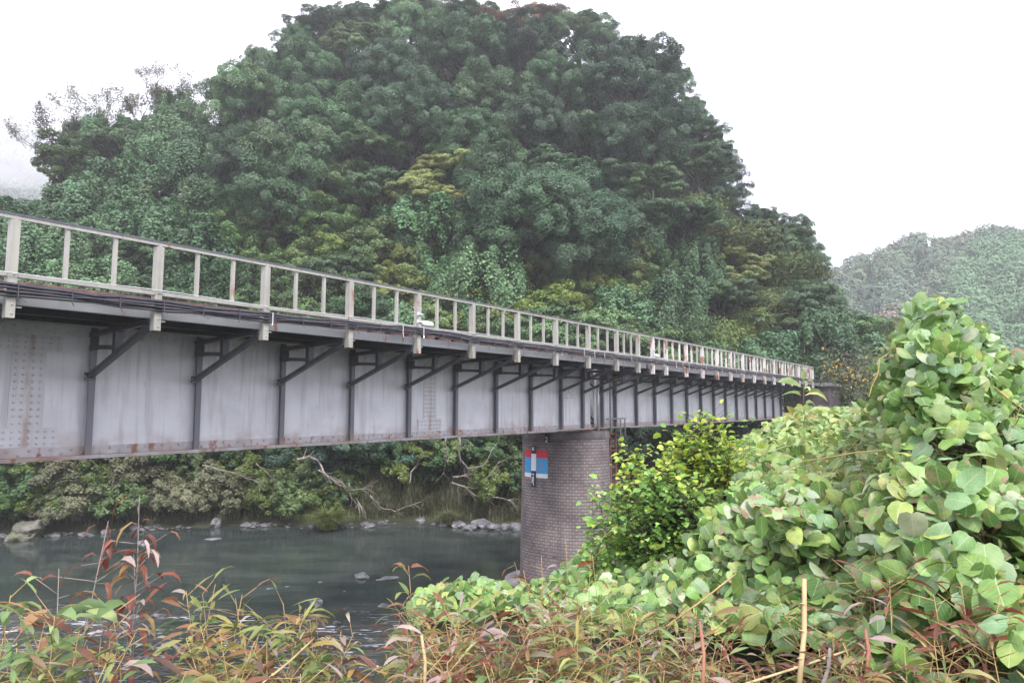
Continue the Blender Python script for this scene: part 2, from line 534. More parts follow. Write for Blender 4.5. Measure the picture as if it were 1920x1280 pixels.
def terrain(a, r):
    a = np.asarray(a, float); r = np.asarray(r, float)
    r0 = np.interp(a, R0_A, R0_R); r1 = np.interp(a, R1_A, R1_R)
    zt = np.maximum(canopy_top(a, r1) - margin(a), 2.0)
    q = np.clip((r - r0) / (r1 - r0), 0, 1)
    foot = 1.1 * sstep(0, 0.06, q)
    hill = foot + (zt - 1.1) * np.where(q > 0.03, np.clip((q - 0.03) / 0.97, 0, 1) ** 0.92, 0)
    hill = np.where(r > r1, zt - np.minimum((r - r1) * 0.45, zt - 2.0), hill)
    rough = 0.35 * np.sin(a * 37 + r * 0.8) * np.sin(r * 0.55 - a * 21)
    hill = hill + rough * sstep(0.1, 0.3, q) * sstep(r1 + 20, r1, r)
    bed = np.full_like(r, -0.7)
    far = np.where(r > r0, hill, np.where(r > r0 - 1.5, -0.7 * (r0 - r) / 1.5, bed))
    nr = np.interp(a, NEAR_A, NEAR_R)
    near = 4.25 - 4.95 * sstep(2.3, 1.0, np.zeros_like(r)) * 0
    near = np.where(r < 2.4, 4.25, 4.25 - 4.95 * np.clip((r - 2.4) / (nr + 1.0 - 2.4), 0, 1) ** 0.75)
    # right-hand land under the second span stays above the water
    land = sstep(D(9), D(16), a)
    near = np.maximum(near, -0.7 + land * 1.4)
    z = np.where(r >= r0, far, np.maximum(near, np.where(r > r0 - 1.5, far, -0.7)))
    return z


def hill_point(a, elev, hoff):
    """nearest r on azimuth a where terrain + hoff meets the sight line of elevation elev"""
    r0 = float(np.interp(a, R0_A, R0_R)); r1 = float(np.interp(a, R1_A, R1_R))
    rr = np.linspace(r0 + 0.6, r1, 240)
    d = terrain(np.full_like(rr, a), rr) + hoff - (CAMZ + math.tan(elev) * rr)
    k = np.nonzero(d >= 0)[0]
    return float(rr[k[0]]) if len(k) else r1


def build_ground():
    az = np.concatenate([np.linspace(-math.pi, D(-70), 40, endpoint=False), np.linspace(D(-70), D(70), 260, endpoint=False), np.linspace(D(70), math.pi, 41)])
    rr = np.concatenate([[0.02], np.linspace(0.6, 14, 34), np.linspace(14.6, 30, 24), np.linspace(30.5, 75, 100), np.geomspace(78, 900, 18)])
    A, R = np.meshgrid(az, rr, indexing='ij')
    Z = terrain(A, R)
    V = np.stack([np.sin(A) * R, np.cos(A) * R, Z], -1).reshape(-1, 3)
    na, nr = len(az), len(rr)
    i = np.arange(na - 1)[:, None] * nr + np.arange(nr - 1)[None]
    Fq = np.stack([i, i + 1, i + nr + 1, i + nr], -1).reshape(-1, 4)[:, ::-1]
    tag(np_obj('ground', np_mesh('ground', V, Fq, M['soil'], smooth=True)), 'dark soil of the river banks and the steep wooded hill', 'ground', kind='structure')


build_ground()
mb = MB()
mb.add([(-130, 6, 0), (130, 6, 0), (130, 90, 0), (-130, 90, 0)], [(0, 1, 2, 3)])
tag(mb.build('river', M['water']), 'calm grey green river flowing below the girder bridge, rippling near the viewer', 'river', kind='structure')


# ------------------------------------------------------------------ the bridge
VC = 12.19            # track centre line, distance from the viewpoint across the bridge
ZB = 5.11             # underside of girders
WEBV = 11.0 - VC      # near web, local
NEARF = -0.15
ZT = 7.02 - ZB        # top of girder (local z)
POST_V = 9.0 - VC


def build_span(s0, s1, posts, stiffs, splices, label, rusty_from=None, first=False, balusters=None, walk_to=None):
    root = empty('bridge_span', SV(s0, VC, ZB), ROTZ)
    tag(root, label, 'bridge')
    X = lambda s: s - s0
    L_ = s1 - s0
    def part(name, mb, mat, parent=root, loc=None, bevel=0):
        return mb.build(name, mat, parent, loc, bevel)
    # --- two girders
    for side, v in (('near', WEBV), ('far', -WEBV)):
        sgn = -1 if side == 'near' else 1
        m = MB(); m.box(0, L_, v - 0.006, v + 0.006, 0.03, ZT - 0.03)
        g = part('girder_web', m, M['web'])
        m = MB(); m.box(0, L_, v - 0.155, v + 0.155, 0.0, 0.028)
        m.box(L_ * 0.0 + 2.2, L_ - 2.2, v - 0.15, v + 0.15, -0.022, -0.002)
        # flange angle uprights riveted to the web
        m.box(0, L_, v - 0.022, v - 0.008, 0.03, 0.155); m.box(0, L_, v + 0.008, v + 0.022, 0.03, 0.155)
        nr_ = int(L_ / 0.13) if side == 'near' else 0
        for i in range(nr_):
            x = 0.06 + i * L_ / nr_
            if s0 + x < 30: m.dome((x, v - 0.0225, 0.115 if i % 2 else 0.062), (0, -1, 0), 0.024, 0.022)
        part('bottom_flange', m, M['flange'], g)
        m = MB(); m.box(0, L_, v - 0.155, v + 0.155, ZT - 0.028, ZT)
        m.box(1.8, L_ - 1.8, v - 0.15, v + 0.15, ZT + 0.002, ZT + 0.022)
        m.box(0, L_, v - 0.022, v - 0.008, ZT - 0.17, ZT - 0.03); m.box(0, L_, v + 0.008, v + 0.022, ZT - 0.17, ZT - 0.03)
        for i in range(nr_):
            x = 0.06 + i * L_ / nr_
            if s0 + x < 30: m.dome((x, v - 0.0225, ZT - 0.075 if i % 2 else ZT - 0.125), (0, -1, 0), 0.024, 0.022)
        part('top_flange', m, M['web'], g)
        # --- stiffeners
        for s in stiffs:
            m = MB()
            x = X(s)
            d = 0.135
            m.box(x - 0.006, x + 0.006, v + sgn * d if sgn < 0 else v + 0.023, v - 0.023 if sgn < 0 else v + d, 0.03, ZT - 0.03)
            a, b = (v - d - 0.001, v - d + 0.011) if sgn < 0 else (v + d - 0.011, v + d + 0.001)
            m.box(x + 0.006, x + 0.085, v - 0.036 if sgn < 0 else v + 0.024, v - 0.024 if sgn < 0 else v + 0.036, 0.03, ZT - 0.03)
            m.box(x - 0.045, x + 0.045, a, b, 0.03, ZT - 0.03)
            if side == 'near' and s < 30:
                k = 13
                for i in range(k):
                    m.dome((x + 0.05, v - 0.037, 0.2 + i * 0.125), (0, -1, 0), 0.019, 0.016)
            part('stiffener', m, M['stiff'], g)
        # --- splice cover plates
        if side == 'near':
            for s in splices:
                x = X(s)
                m = MB()
                yb = v - 0.0185
                m.box(-0.21, 0.21, v - 0.018, v - 0.007, 0.44, ZT - 0.42)
                m.box(-0.40, 0.40, v - 0.0215, v - 0.0075, 0.17, 0.435)
                m.box(-0.40, 0.40, v - 0.0215, v - 0.0075, ZT - 0.415, ZT - 0.18)
                for i in range(11):
                    for xx in (-0.15, -0.06, 0.06, 0.15):
                        m.dome((xx, yb, 0.50 + i * 0.095), (0, -1, 0), 0.023, 0.02)
                for zz in (0.215, 0.30, 0.385, ZT - 0.23, ZT - 0.30, ZT - 0.37):
                    for i in range(8):
                        m.dome((-0.35 + i * 0.1, v - 0.0218, zz), (0, -1, 0), 0.023, 0.02)
                part('splice_plate', m, M['splice'], g, loc=(x, 0, 0))
    # --- cross bracing between the girders
    m = MB()
    n = 7
    for i in range(n):
        xa, xb = 0.3 + i * (L_ - 0.6) / n, 0.3 + (i + 1) * (L_ - 0.6) / n
        a, b = (WEBV + 0.15, -WEBV - 0.15) if i % 2 else (-WEBV - 0.15, WEBV + 0.15)
        m.beam((xa, a, 0.12), (xb, b, 0.12), 0.09, 0.06)
        m.beam((xa, WEBV + 0.15, 0.25), (xa, -WEBV - 0.15, ZT - 0.25), 0.07, 0.07)
    part('cross_bracing', m, M['stiff'])
    # --- walkway brackets at every post
    zdeck = 6.98 - ZB
    for s in posts:
        x = X(s)
        if x < 0.1 or x > L_ - 0.05 or (s - 19.6) ** 2 < 0.01:
            pass
        m = MB()
        tip = POST_V + 0.10
        rt = WEBV - 0.14
        m.beam((x, rt, zdeck - 0.10), (x, tip, zdeck - 0.03), 0.075, 0.07)
        m.beam((x, rt, 6.27 - ZB), (x, tip + 0.02, 6.90 - ZB), 0.075, 0.07)
        ym = rt - 0.83
        zm = 6.27 - ZB + (6.90 - 6.27) * 0.83 / (rt - tip - 0.02)
        m.box(x - 0.055, x + 0.055, ym - 0.045, ym + 0.045, zm - 0.01, zdeck - 0.05)
        m.beam((x + 0.001, rt, 6.70 - ZB), (x + 0.001, ym + 0.05, 6.66 - ZB), 0.06, 0.06)
        m.box(x - 0.012, x + 0.012, rt - 0.22, rt + 0.02, zdeck - 0.33, zdeck - 0.14)
        for zz in (6.24, 6.31):
            m.box(x - 0.075, x + 0.075, rt - 0.035, rt - 0.001, zz - ZB - 0.018, zz - ZB + 0.018)
        b = part('walkway_bracket', m, M['bracket'])
    # --- walkway: stringer channel along the posts, inner stringer, planks
    xe = (walk_to - s0) if walk_to else L_ + 0.1
    m = MB()
    v0 = POST_V + 0.062
    m.box(-0.05, xe, v0, v0 + 0.010, zdeck + 0.005, zdeck + 0.15)
    m.box(-0.05, xe, v0 + 0.010, v0 + 0.075, zdeck + 0.14, zdeck + 0.15)
    m.box(-0.05, xe, v0 + 0.010, v0 + 0.075, zdeck + 0.005, zdeck + 0.015)
    part('stringer', m, M['channel'])
    m = MB()
    m.box(-0.05, xe, v0 + 0.8, v0 + 0.87, zdeck + 0.003, zdeck + 0.11)
    m.box(-0.05, xe, v0 + 1.45, v0 + 1.52, zdeck + 0.003, zdeck + 0.11)
    part('inner_stringer', m, M['bracket'])
    m = MB()
    rnd = random.Random(int(s0 * 10) + 3)
    y = v0 + 0.085
    while y < WEBV - 0.22:
        w = 0.2
        x = -0.05
        while x < xe - 0.05:
            l = min(3.0 + rnd.uniform(-0.4, 0.4), xe - x)
            m.box(x + 0.004, x + l - 0.004, y, y + w - 0.012, zdeck + 0.115 + rnd.uniform(0, 0.006), zdeck + 0.155 + rnd.uniform(0, 0.006))
            x += l
        y += w
    part('walkway_deck', m, M['plank'])
    # --- handrail
    hr = MB()
    zt, zl = 8.0 - ZB, 7.31 - ZB
    xs0, xs1 = X(posts[0]) - 0.03, X(posts[-1]) + 0.03
    if first: xs0, xs1 = 0, L_ + 0.2
    else: xs0 = 0.02
    hr.box(xs0, xs1, POST_V - 0.045, POST_V - 0.037, zt - 0.06, zt)          # angle: upright leg
    hr.box(xs0, xs1, POST_V - 0.037, POST_V + 0.04, zt - 0.008, zt)           # angle: flat leg
    h = hr.build('handrail', M['rail_paint'], root)
    m = MB(); m.box(xs0, xs1, POST_V - 0.052, POST_V - 0.0455, zt - 0.020, zt + 0.004)
    m.build('rail_cap', M['bracket'], h)
    m = MB(); m.box(xs0, xs1, POST_V - 0.036, POST_V - 0.028, zl - 0.025, zl + 0.025); m.box(xs0, xs1, POST_V - 0.028, POST_V + 0.03, zl - 0.025, zl - 0.017)
    m.build('lower_rail', M['rail_paint'], h)
    for i, s in enumerate(posts):
        x = X(s)
        rusty = rusty_from is not None and s > rusty_from
        m = MB()
        w = 0.045
        m.box(x - w, x + w, POST_V - 0.058, POST_V - 0.047, 6.82 - ZB, zt - 0.0715)
        m.box(x - w, x - w + 0.010, POST_V - 0.047, POST_V + 0.05, 6.82 - ZB, zt - 0.0715)
        m.box(x - 0.02, x + 0.02, POST_V - 0.047, POST_V - 0.0375, zt - 0.08, zt - 0.012)
        for zz in (6.87, 6.97, 7.31):
            m.dome((x + 0.01, POST_V - 0.058, zz - ZB), (0, -1, 0), 0.014)
        m.box(x + w, x + w + 0.07, POST_V - 0.03, POST_V - 0.018, 6.94 - ZB, 6.955 - ZB)
        part('post', m, M['rail_rusty'] if rusty else M['rail_paint'], h)
        if i + 1 < len(posts):
            gap = posts[i + 1] - s
            nb = 2 if gap > 1.2 else 1
            for k in range(nb):
                bx = x + gap * (k + 1) / (nb + 1)
                b = MB()
                b.box(bx - 0.021, bx + 0.021, POST_V - 0.0275, POST_V - 0.0195, zl - 0.02, zt - 0.0085)
                b.box(bx - 0.021, bx - 0.013, POST_V - 0.0195, POST_V + 0.025, zl - 0.0215, zt - 0.0085)
                part('baluster', b, M['rail_rusty'] if rusty and (i + k) % 3 else M['rail_paint'], h)
    return root


P1 = [-0.47, 1.15, 2.76, 4.38, 5.98, 7.60, 9.24, 10.85, 12.45, 14.05, 15.64, 17.23, 18.60]
S1 = [-2.0, -0.45, 1.17, 2.79, 4.42, 6.05, 7.67, 9.32, 10.96, 12.55, 14.15, 15.75, 17.34, 18.60]
P2 = [19.62, 20.62, 22.30] + [22.30 + 1.512 * k for k in range(1, 13)]
S2 = [19.85, 20.76] + [22.37 + 1.56 * k for k in range(0, 13)]
span1 = build_span(-3.0, 19.20, P1, S1, [3.65, 11.72], 'grey riveted plate girder span with pale handrail, nearest the viewer and left of the pier',
                   first=True)
span2 = build_span(19.45, 42.0, P2, S2, [25.7, 34.6], 'grey plate girder span beyond the pier with rust streaked white handrail posts',
                   rusty_from=19.0, walk_to=43.6)

# stencilled paint record on the web close to the pier
s_, z_ = on_v(1066, 737, 11.0)
m = MB()
rnd = random.Random(5)
for r_ in range(9):
    for c_ in range(7):
        if rnd.random() < 0.85:
            x0 = -0.26 + c_ * 0.075
            m.box(x0, x0 + rnd.uniform(0.03, 0.06), WEBV - 0.0095, WEBV - 0.0065, -0.16 + r_ * 0.045, -0.16 + r_ * 0.045 + 0.02)
st = m.build('stencil_marking', noise_mat('stencil_paint', [(0.3, (0.22, 0.22, 0.25)), (0.7, (0.30, 0.30, 0.33))], 8, bump=0), span1, loc=(s_ + 3.0, 0, z_ - ZB))

# conduits climbing the girder end at the joint
for s, w in ((19.33, 0.03),):
    pass

# ------------------------------------------------------------------ track
track = empty('railway_track', SV(-3, VC, 7.02), ROTZ)
tag(track, 'single railway track of rusty rails on reddish timber sleepers running over the bridge', 'railway track')
base_me = None
rnd = random.Random(2)
m = MB(); m.box(-0.11, 0.11, -1.2, 1.2, 0.024, 0.46)
first_sl = m.build('sleeper', M['sleeper'], track)
for i in range(1, 86):
    o = first_sl.copy()
    COL.objects.link(o)
    o.parent = track
    o.location = (0.1 + i * 0.545 + rnd.uniform(-0.02, 0.02), rnd.uniform(-0.04, 0.04), rnd.uniform(-0.006, 0.006))
    o.rotation_euler = (0, 0, rnd.uniform(-0.015, 0.015))
for v in (-0.535, 0.535):
    m = MB()
    m.box(-6, 50, v - 0.055, v + 0.055, 0.472, 0.484); m.box(-6, 50, v - 0.008, v + 0.008, 0.484, 0.586); m.box(-6, 50, v - 0.03, v + 0.03, 0.586, 0.622)
    for i in range(100):
        x = -5.9 + i * 0.545
        m.box(x - 0.06, x + 0.06, v - 0.1, v - 0.056, 0.472, 0.51)
    m.build('rail', M['rail'], track)
for v in (-0.95, 0.95):
    m = MB(); m.box(-6, 49, v - 0.09, v + 0.09, 0.472, 0.56)
    m.build('guard_timber', M['sleeper'], track)

# ------------------------------------------------------------------ cables hung along the outside of the posts
cab = empty('cable_bundle', SV(-3, VC, 7.17), ROTZ)
tag(cab, 'bundle of black cables strapped along the outside of the handrail posts', 'cable')
CAB_T = [(-3, 7.10), (2.8, 7.135), (6, 7.16), (9.3, 7.24), (9.9, 7.24), (10.8, 7.20), (15.5, 7.22), (22, 7.22), (32, 7.24), (41, 7.22), (44, 7.2)]
def cab_z(s):
    return float(lerp_tab(CAB_T, s)) - 7.17
rnd = random.Random(9)
for k, (dv, dz, r_) in enumerate(((0.0, 0.045, 0.021), (-0.012, 0.005, 0.016), (0.005, -0.032, 0.018), (-0.03, -0.022, 0.012), (0.002, -0.066, 0.011))):
    m = MB()
    pts = []
    s = -3.0
    ph = rnd.uniform(0, 6)
    while s < 43.5:
        pts.append((s + 3, POST_V - 0.085 + dv, cab_z(s) + dz + 0.010 * math.sin(s * 4.1 + ph) + 0.006 * math.sin(s * 9.3 + ph)))
        s += 0.3
    m.tube(pts, r_, 6)
    m.build('cable', M['cable'], cab)
s = -2.6
while s < 30:
    m = MB()
    z = cab_z(s)
    m.box(s + 3 - 0.007, s + 3 + 0.007, POST_V - 0.135, POST_V - 0.129, z - 0.085, z + 0.07)
    m.beam((s + 3, POST_V - 0.132, z - 0.083), (s + 3.03 + rnd.uniform(-0.06, 0.06), POST_V - 0.15, z - 0.085 - rnd.uniform(0.02, 0.06)), 0.012, 0.006)
    m.build('cable_tie', M['cable'] if rnd.random() < 0.7 else M['galv'], cab)
    s += 0.54
m = MB()
pts = [(s, POST_V - 0.09, 0.16 + 0.012 * math.sin(s * 1.9)) for s in np.arange(0, 30, 0.4)]
m.tube(pts, 0.006, 5)
tag(m.build('thin_wire', M['galv'], None), 'thin pale wire strung along the handrail above the black cables', 'wire')
bpy.data.objects['thin_wire'].location = SV(-3, VC, 7.17)
bpy.data.objects['thin_wire'].rotation_euler = (0, 0, ROTZ)

# white fittings clamped to two posts
def post_fitting(s, label):
    r = empty('signal_fitting', SV(s, 9.0, 7.40), ROTZ)
    tag(r, label, 'fitting', 'white fittings clamped to handrail posts')
    m = MB()
    pts = [(0.10, -0.02, 0.0), (0.12, -0.02, 0.0), (0.36, -0.02, 0.0), (0.40, -0.02, 0.0)]
    m.tube(pts, [0.035, 0.055, 0.055, 0.03], 10)
    m.build('housing', M['white_plastic'], r)
    m = MB()
    for dz in (0.02, 0.16):
        m.box(-0.085, 0.075, -0.082, -0.070, dz - 0.015, dz + 0.015)
        m.box(-0.10, -0.06, -0.10, -0.0825, dz - 0.03, dz + 0.03)
    m.beam((0.06, -0.045, 0.0), (0.11, -0.02, 0.0), 0.03, 0.03)
    m.build('clamp', M['galv'], r)


post_fitting(9.24, 'white capsule shaped fitting clamped to a pale handrail post, the larger and nearer one')
post_fitting(19.62, 'small white fitting clamped to the rusty handrail post above the pier')

# ------------------------------------------------------------------ pier
PC = 19.6
HW, HV0, HV1 = 1.10, 11.80, 12.58       # half width, centres of the two round ends
def pier_section(z, grow=0.0, n=40):
    w = HW + grow + (5.0 - z) * 0.022
    pts = []
    for i in range(n):
        t = math.pi * i / (n - 1)
        pts.append((PC - w * math.cos(t), HV0 - w * math.sin(t)))       # near nose (towards the viewer)
    for i in range(n):
        t = math.pi * i / (n - 1)
        pts.append((PC + w * math.cos(t), HV1 + w * math.sin(t)))
    return pts


pier = empty('bridge_pier', SV(PC, VC, 0))
tag(pier, 'round ended purple brown brick pier standing in the river and carrying both spans', 'bridge pier')
def pier_ring(zs, grow, name, mat, uv=False):
    secs = [pier_section(z, g) for z, g in zip(zs, grow)]
    n = len(secs[0])
    V = []
    for z, sec in zip(zs, secs):
        for s, v in sec:
            p = SV(s, v, z) - SV(PC, VC, 0)
            V.append((p.x, p.y, z))
    Fq, UV = [], []
    ref = pier_section(2.5)
    arc = [0.0]
    for i in range(n):
        a, b = ref[i], ref[(i + 1) % n]
        arc.append(arc[-1] + math.hypot(a[0] - b[0], a[1] - b[1]))
    for j in range(len(zs) - 1):
        for i in range(n):
            i2 = (i + 1) % n
            Fq.append((j * n + i, j * n + i2, (j + 1) * n + i2, (j + 1) * n + i))
            UV += [(arc[i], zs[j]), (arc[i + 1], zs[j]), (arc[i + 1], zs[j + 1]), (arc[i], zs[j + 1])]
    nq = len(Fq)
    Fq.append(tuple((len(zs) - 1) * n + i for i in range(n)))
    me = bpy.data.meshes.new(name)
    me.from_pydata(V, [], Fq)
    ul = me.uv_layers.new(name='UVMap')
    for k, u in enumerate(UV):
        ul.data[k].uv = u
    me.polygons.foreach_set('use_smooth', [i < nq and not (name == 'cap' and False) for i in range(len(Fq))])
    me.materials.append(mat)
    o = bpy.data.objects.new(name, me)
    return link(o, pier)


pier_ring(list(np.linspace(-1.2, 4.78, 14)), [0.0] * 14, 'shaft', M['brick'])
pier_ring([4.78, 4.80, 5.0, 5.04], [0.012, 0.03, 0.03, 0.0], 'cap', M['concrete'])
m = MB()
for s in (18.95, 19.75):
    for v in (11.02, 13.36):
        p = SV(s, v, 0) - SV(PC, VC, 0)
        m.box(p.x - 0.17, p.x + 0.17, p.y - 0.17, p.y + 0.17, 5.03, 5.10)
m.build('bearing', M['rust_steel'], pier)
# concrete footing visible at the waterline
mb = MB()
pf = [SV(s, v, 0) - SV(PC, VC, 0) for s, v in pier_section(0, 0.5, 24)]
k = len(pf)
mb.add([(p.x, p.y, -1.2) for p in pf] + [(p.x, p.y, 0.16) for p in pf], [(i, (i + 1) % k, k + (i + 1) % k, k + i) for i in range(k)] + [tuple(range(k, 2 * k))])
mb.build('footing', M['concrete'], pier)


W0 = HW + 0.02
FLANK = HV1 - HV0


def pier_at(p, z, off):
    """point on the pier outline: p metres along it, 0 where the left flank meets the near nose"""
    w = HW + (5.0 - z) * 0.022 + off
    if p >= 0: return SV(PC - w * math.cos(p / W0), HV0 - w * math.sin(p / W0), z)
    if p >= -FLANK: return SV(PC - w, HV0 - p, z)
    f = (-p - FLANK) / W0
    return SV(PC - w * math.cos(f), HV1 + w * math.sin(f), z)


def pier_hit(x, y):
    """first point of the pier met by the sight line through a pixel: (outline position, z)"""
    r = ray(x, y)
    best = None
    for p in np.linspace(-FLANK - 1.2, 3.2, 900):
        q = pier_at(p, 4.3, 0)
        X, Y = px_of((q.x, q.y, 4.3))
        d2 = abs(X - x)
        dist = math.hypot(q.x, q.y)
        if d2 < 0.6 and (best is None or dist < best[0]):
            best = (dist, p, q)
    dist, p, q = best
    return p, CAMZ + float(r[2]) / math.hypot(r[0], r[1]) * dist


def pier_patch(m, t0, t1, z0, z1, off, th=0.006, n=8):
    """thin curved plate lying on the pier"""
    vs = []
    for o_ in (off, off + th):
        for z in (z0, z1):
            for i in range(n + 1):
                vs.append(pier_at(t0 + (t1 - t0) * i / n, z, o_) - SV(PC, HV0, 0))
    k = n + 1
    fs = []
    for i in range(n):
        fs.append((2 * k + i, 2 * k + i + 1, 3 * k + i + 1, 3 * k + i))
        fs.append((i + 1, i, k + i, k + i + 1))
        fs.append((i, i + 1, 2 * k + i + 1, 2 * k + i))
        fs.append((3 * k + i, 3 * k + i + 1, k + i + 1, k + i))
    fs.append((0, 2 * k, 3 * k, k))
    fs.append((n, k + n, 3 * k + n, 2 * k + n))
    m.add(vs, fs)


gb = empty('flood_level_board', SV(PC, HV0, 0))
tag(gb, 'red, blue and white flood level panel fixed to the brick pier', 'sign')
tA, zr = pier_hit(985, 843)
tB, zr2 = pier_hit(1027, 843)
zb0 = pier_hit(1005, 858)[1]
zb1 = pier_hit(1005, 887)[1]
zb2 = pier_hit(1005, 895)[1]
zr = pier_hit(1005, 843)[1]
for nm, z0, z1, mt in (('red_band', zb0 + 0.001, zr, 'gauge_red'), ('blue_band', zb1 + 0.001, zb0, 'gauge_blue'), ('white_band', zb2, zb1, 'gauge_white')):
    m = MB(); pier_patch(m, tA, tB, z0, z1, 0.008, 0.006, 24)
    m.build(nm, M[mt], gb)
m = MB()
tm, _ = pier_hit(1013, 870)
zc = pier_hit(1013, 873)[1]
rnd = random.Random(4)
for k in range(3):
    t0 = tm - 0.10 + k * 0.075
    for q in range(5):
        a = t0 + rnd.uniform(0, 0.045); z = zc + rnd.uniform(-0.09, 0.09)
        if q % 2: pier_patch(m, a, a + 0.012, z - 0.06, z + 0.06, 0.0145, 0.002, 2)
        else: pier_patch(m, a - 0.012, a + 0.035, z - 0.008, z + 0.008, 0.0145, 0.002, 2)
m.build('faded_marking', M['gauge_fade'], gb)

gs = empty('water_gauge_staff', SV(PC, HV0, 0))
tag(gs, 'narrow black and white water gauge strip down the middle of the coloured flood panel', 'gauge')
t0, _ = pier_hit(997, 860); t1, _ = pier_hit(1005.5, 860)
z_a, z_b, z_c, z_d = [pier_hit(1001, y)[1] for y in (835, 850, 882, 912)]
for nm, z0, z1, mt in (('black_section', z_b + 0.001, z_a, 'gauge_black'), ('white_section', z_c + 0.001, z_b, 'gauge_white'), ('black_section', z_d, z_c, 'gauge_black')):
    m = MB(); pier_patch(m, t0, t1, z0, z1, 0.018, 0.008, 4)
    m.build(nm, M[mt], gs)
def numeral(m, d, ta, tb, zc, h, off):
    segs = {'1': 'bc', '2': 'abged', '3': 'abgcd', '4': 'fgbc', '5': 'afgcd', '6': 'afgedc', '7': 'abc'}[d]
    w = tb - ta; th = 0.02; tw = w * 0.24
    for s in segs:
        if s in 'agd':
            z = {'a': zc + h / 2, 'g': zc, 'd': zc - h / 2}[s]
            pier_patch(m, ta, tb, z - th / 2, z + th / 2, off, 0.002, 2)
        else:
            a = ta if s in 'fe' else tb - tw
            z0, z1 = (zc, zc + h / 2) if s in 'fb' else (zc - h / 2, zc)
            pier_patch(m, a, a + tw, z0, z1, off, 0.002, 2)
for y, d in ((841, '6'), (889, '4'), (896, '3'), (902, '2'), (907, '1')):
    m = MB()
    zc = pier_hit(1001, y)[1]
    numeral(m, d, t0 + (t1 - t0) * 0.15, t0 + (t1 - t0) * 0.58, zc, 0.075, 0.0265)
    m.build('numeral', M['gauge_white'], gs)
m = MB()
t2, _ = pier_hit(1022, 822); t3, _ = pier_hit(1032, 822)
za, zb = pier_hit(1027, 813)[1], pier_hit(1027, 829)[1]
gt = empty('water_gauge_staff', SV(PC, HV0, 0))
tag(gt, 'short black gauge strip at the very top of the pier under the girder', 'gauge')
pier_patch(m, t2, t3, zb, za, 0.035, 0.008, 4); m.build('black_section', M['gauge_black'], gt)
for y, d in ((821.5, '7'), (827, '6')):
    m = MB(); numeral(m, d, t2 + (t3 - t2) * 0.12, t2 + (t3 - t2) * 0.5, pier_hit(1025, y)[1], 0.06, 0.0435); m.build('numeral', M['gauge_white'], gt)

# ------------------------------------------------------------------ ladder and inspection platform on the right flank of the pier
lad = empty('ladder', SV(21.1, 11.2, 2.75), ROTZ)
tag(lad, 'rust red steel ladder fixed to the right flank of the brick pier', 'ladder')
m = MB()
for x in (-0.2, 0.2):
    m.beam((x, 0, 0.0), (x - 0.03, 0, 2.55), 0.06, 0.06, up=(0, 1, 0))
m.build('stile', M['rust_steel'], lad)
for i in range(8):
    m = MB()
    m.beam((-0.2, 0, 0.18 + i * 0.28), (0.2, 0, 0.18 + i * 0.28), 0.04, 0.04)
    m.build('rung', M['rust_steel'], lad)
m = MB()
m.beam((-0.55, 0.1, 1.55), (0.2, 0.03, 1.55), 0.05, 0.05)
m.build('wall_bracket', M['rust_steel'], lad)
pl = empty('inspection_rail', SV(20.35, 10.95, 5.0), ROTZ)
tag(pl, 'small grey tubular guard rail beside the girder joint on top of the pier', 'railing')
m = MB()
m.tube([(-0.35, -0.25, 0.0), (-0.35, -0.25, 1.95)], 0.03, 8)
m.build('upright', M['channel'], pl)
m = MB()
m.tube([(-0.6, -0.25, 0.42), (0.7, -0.25, 0.42)], 0.025, 8)
m.tube([(0.35, -0.25, -0.2), (0.35, -0.25, 0.42)], 0.022, 8)
m.tube([(0.68, -0.25, -0.2), (0.68, -0.25, 0.42)], 0.022, 8)
m.build('guard_bar', M['channel'], pl)

# drain pipe and conduit at the joint
dp = MB()
dp.tube([(0, 0, 0.02), (0, 0, 1.9)], 0.045, 10)
tag(dp.build('drain_pipe', M['galv'], None), 'pale vertical pipe at the joint between the two girders', 'pipe')
o = bpy.data.objects['drain_pipe']; o.location = SV(19.32, 10.78, 5.05); o.rotation_euler = (0, 0, ROTZ)

# ------------------------------------------------------------------ abutment at the far end
ab = empty('bridge_abutment', SV(42.1, VC, 0), ROTZ)
tag(ab, 'dark shaded masonry abutment carrying the far end of the bridge', 'abutment')
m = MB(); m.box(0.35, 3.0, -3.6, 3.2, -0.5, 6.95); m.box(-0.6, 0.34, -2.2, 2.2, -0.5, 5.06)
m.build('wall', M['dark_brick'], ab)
m = MB(); m.box(0.2, 3.1, -3.75, 3.3, 6.96, 7.15)
m.build('coping', M['concrete'], ab)

# ------------------------------------------------------------------ foliage geometry
def unit(v):
    return v / np.maximum(np.linalg.norm(v, axis=-1, keepdims=True), 1e-9)


def diamonds(P, Nn, size, aspect, rng, droop=0.35, jit=0.5):
    """one pointed leaf (or leaf spray) per point: 4 vertices"""
    n = len(P)
    Nn = unit(Nn + rng.normal(0, jit, (n, 3)))
    t = unit(np.cross(Nn, rng.normal(0, 1, (n, 3))))
    t[:, 2] -= droop
    t = unit(t - Nn * np.sum(t * Nn, 1, keepdims=True))
    b = np.cross(Nn, t)
    l = (size * rng.uniform(0.65, 1.35, n))[:, None]
    w = l * aspect
    V = np.stack([P - t * l * 0.5, P + b * w * 0.5 - t * l * 0.08 + Nn * l * 0.06, P + t * l * 0.5 - Nn * l * 0.06, P - b * w * 0.5 - t * l * 0.08 + Nn * l * 0.06], 1).reshape(-1, 3)
    Fq = np.arange(n * 4).reshape(n, 4)
    return V, Fq


def pick_cols(rng, n, pal, wts, jitter=0.18):
    pal = np.array(pal, float); wts = np.array(wts, float) / sum(wts)
    c = pal[rng.choice(len(pal), n, p=wts)]
    c = c * rng.uniform(1 - jitter, 1 + jitter * 1.3, (n, 1)) * rng.uniform(0.94, 1.06, (n, 3))
    return np.clip(c, 0.003, 0.9)


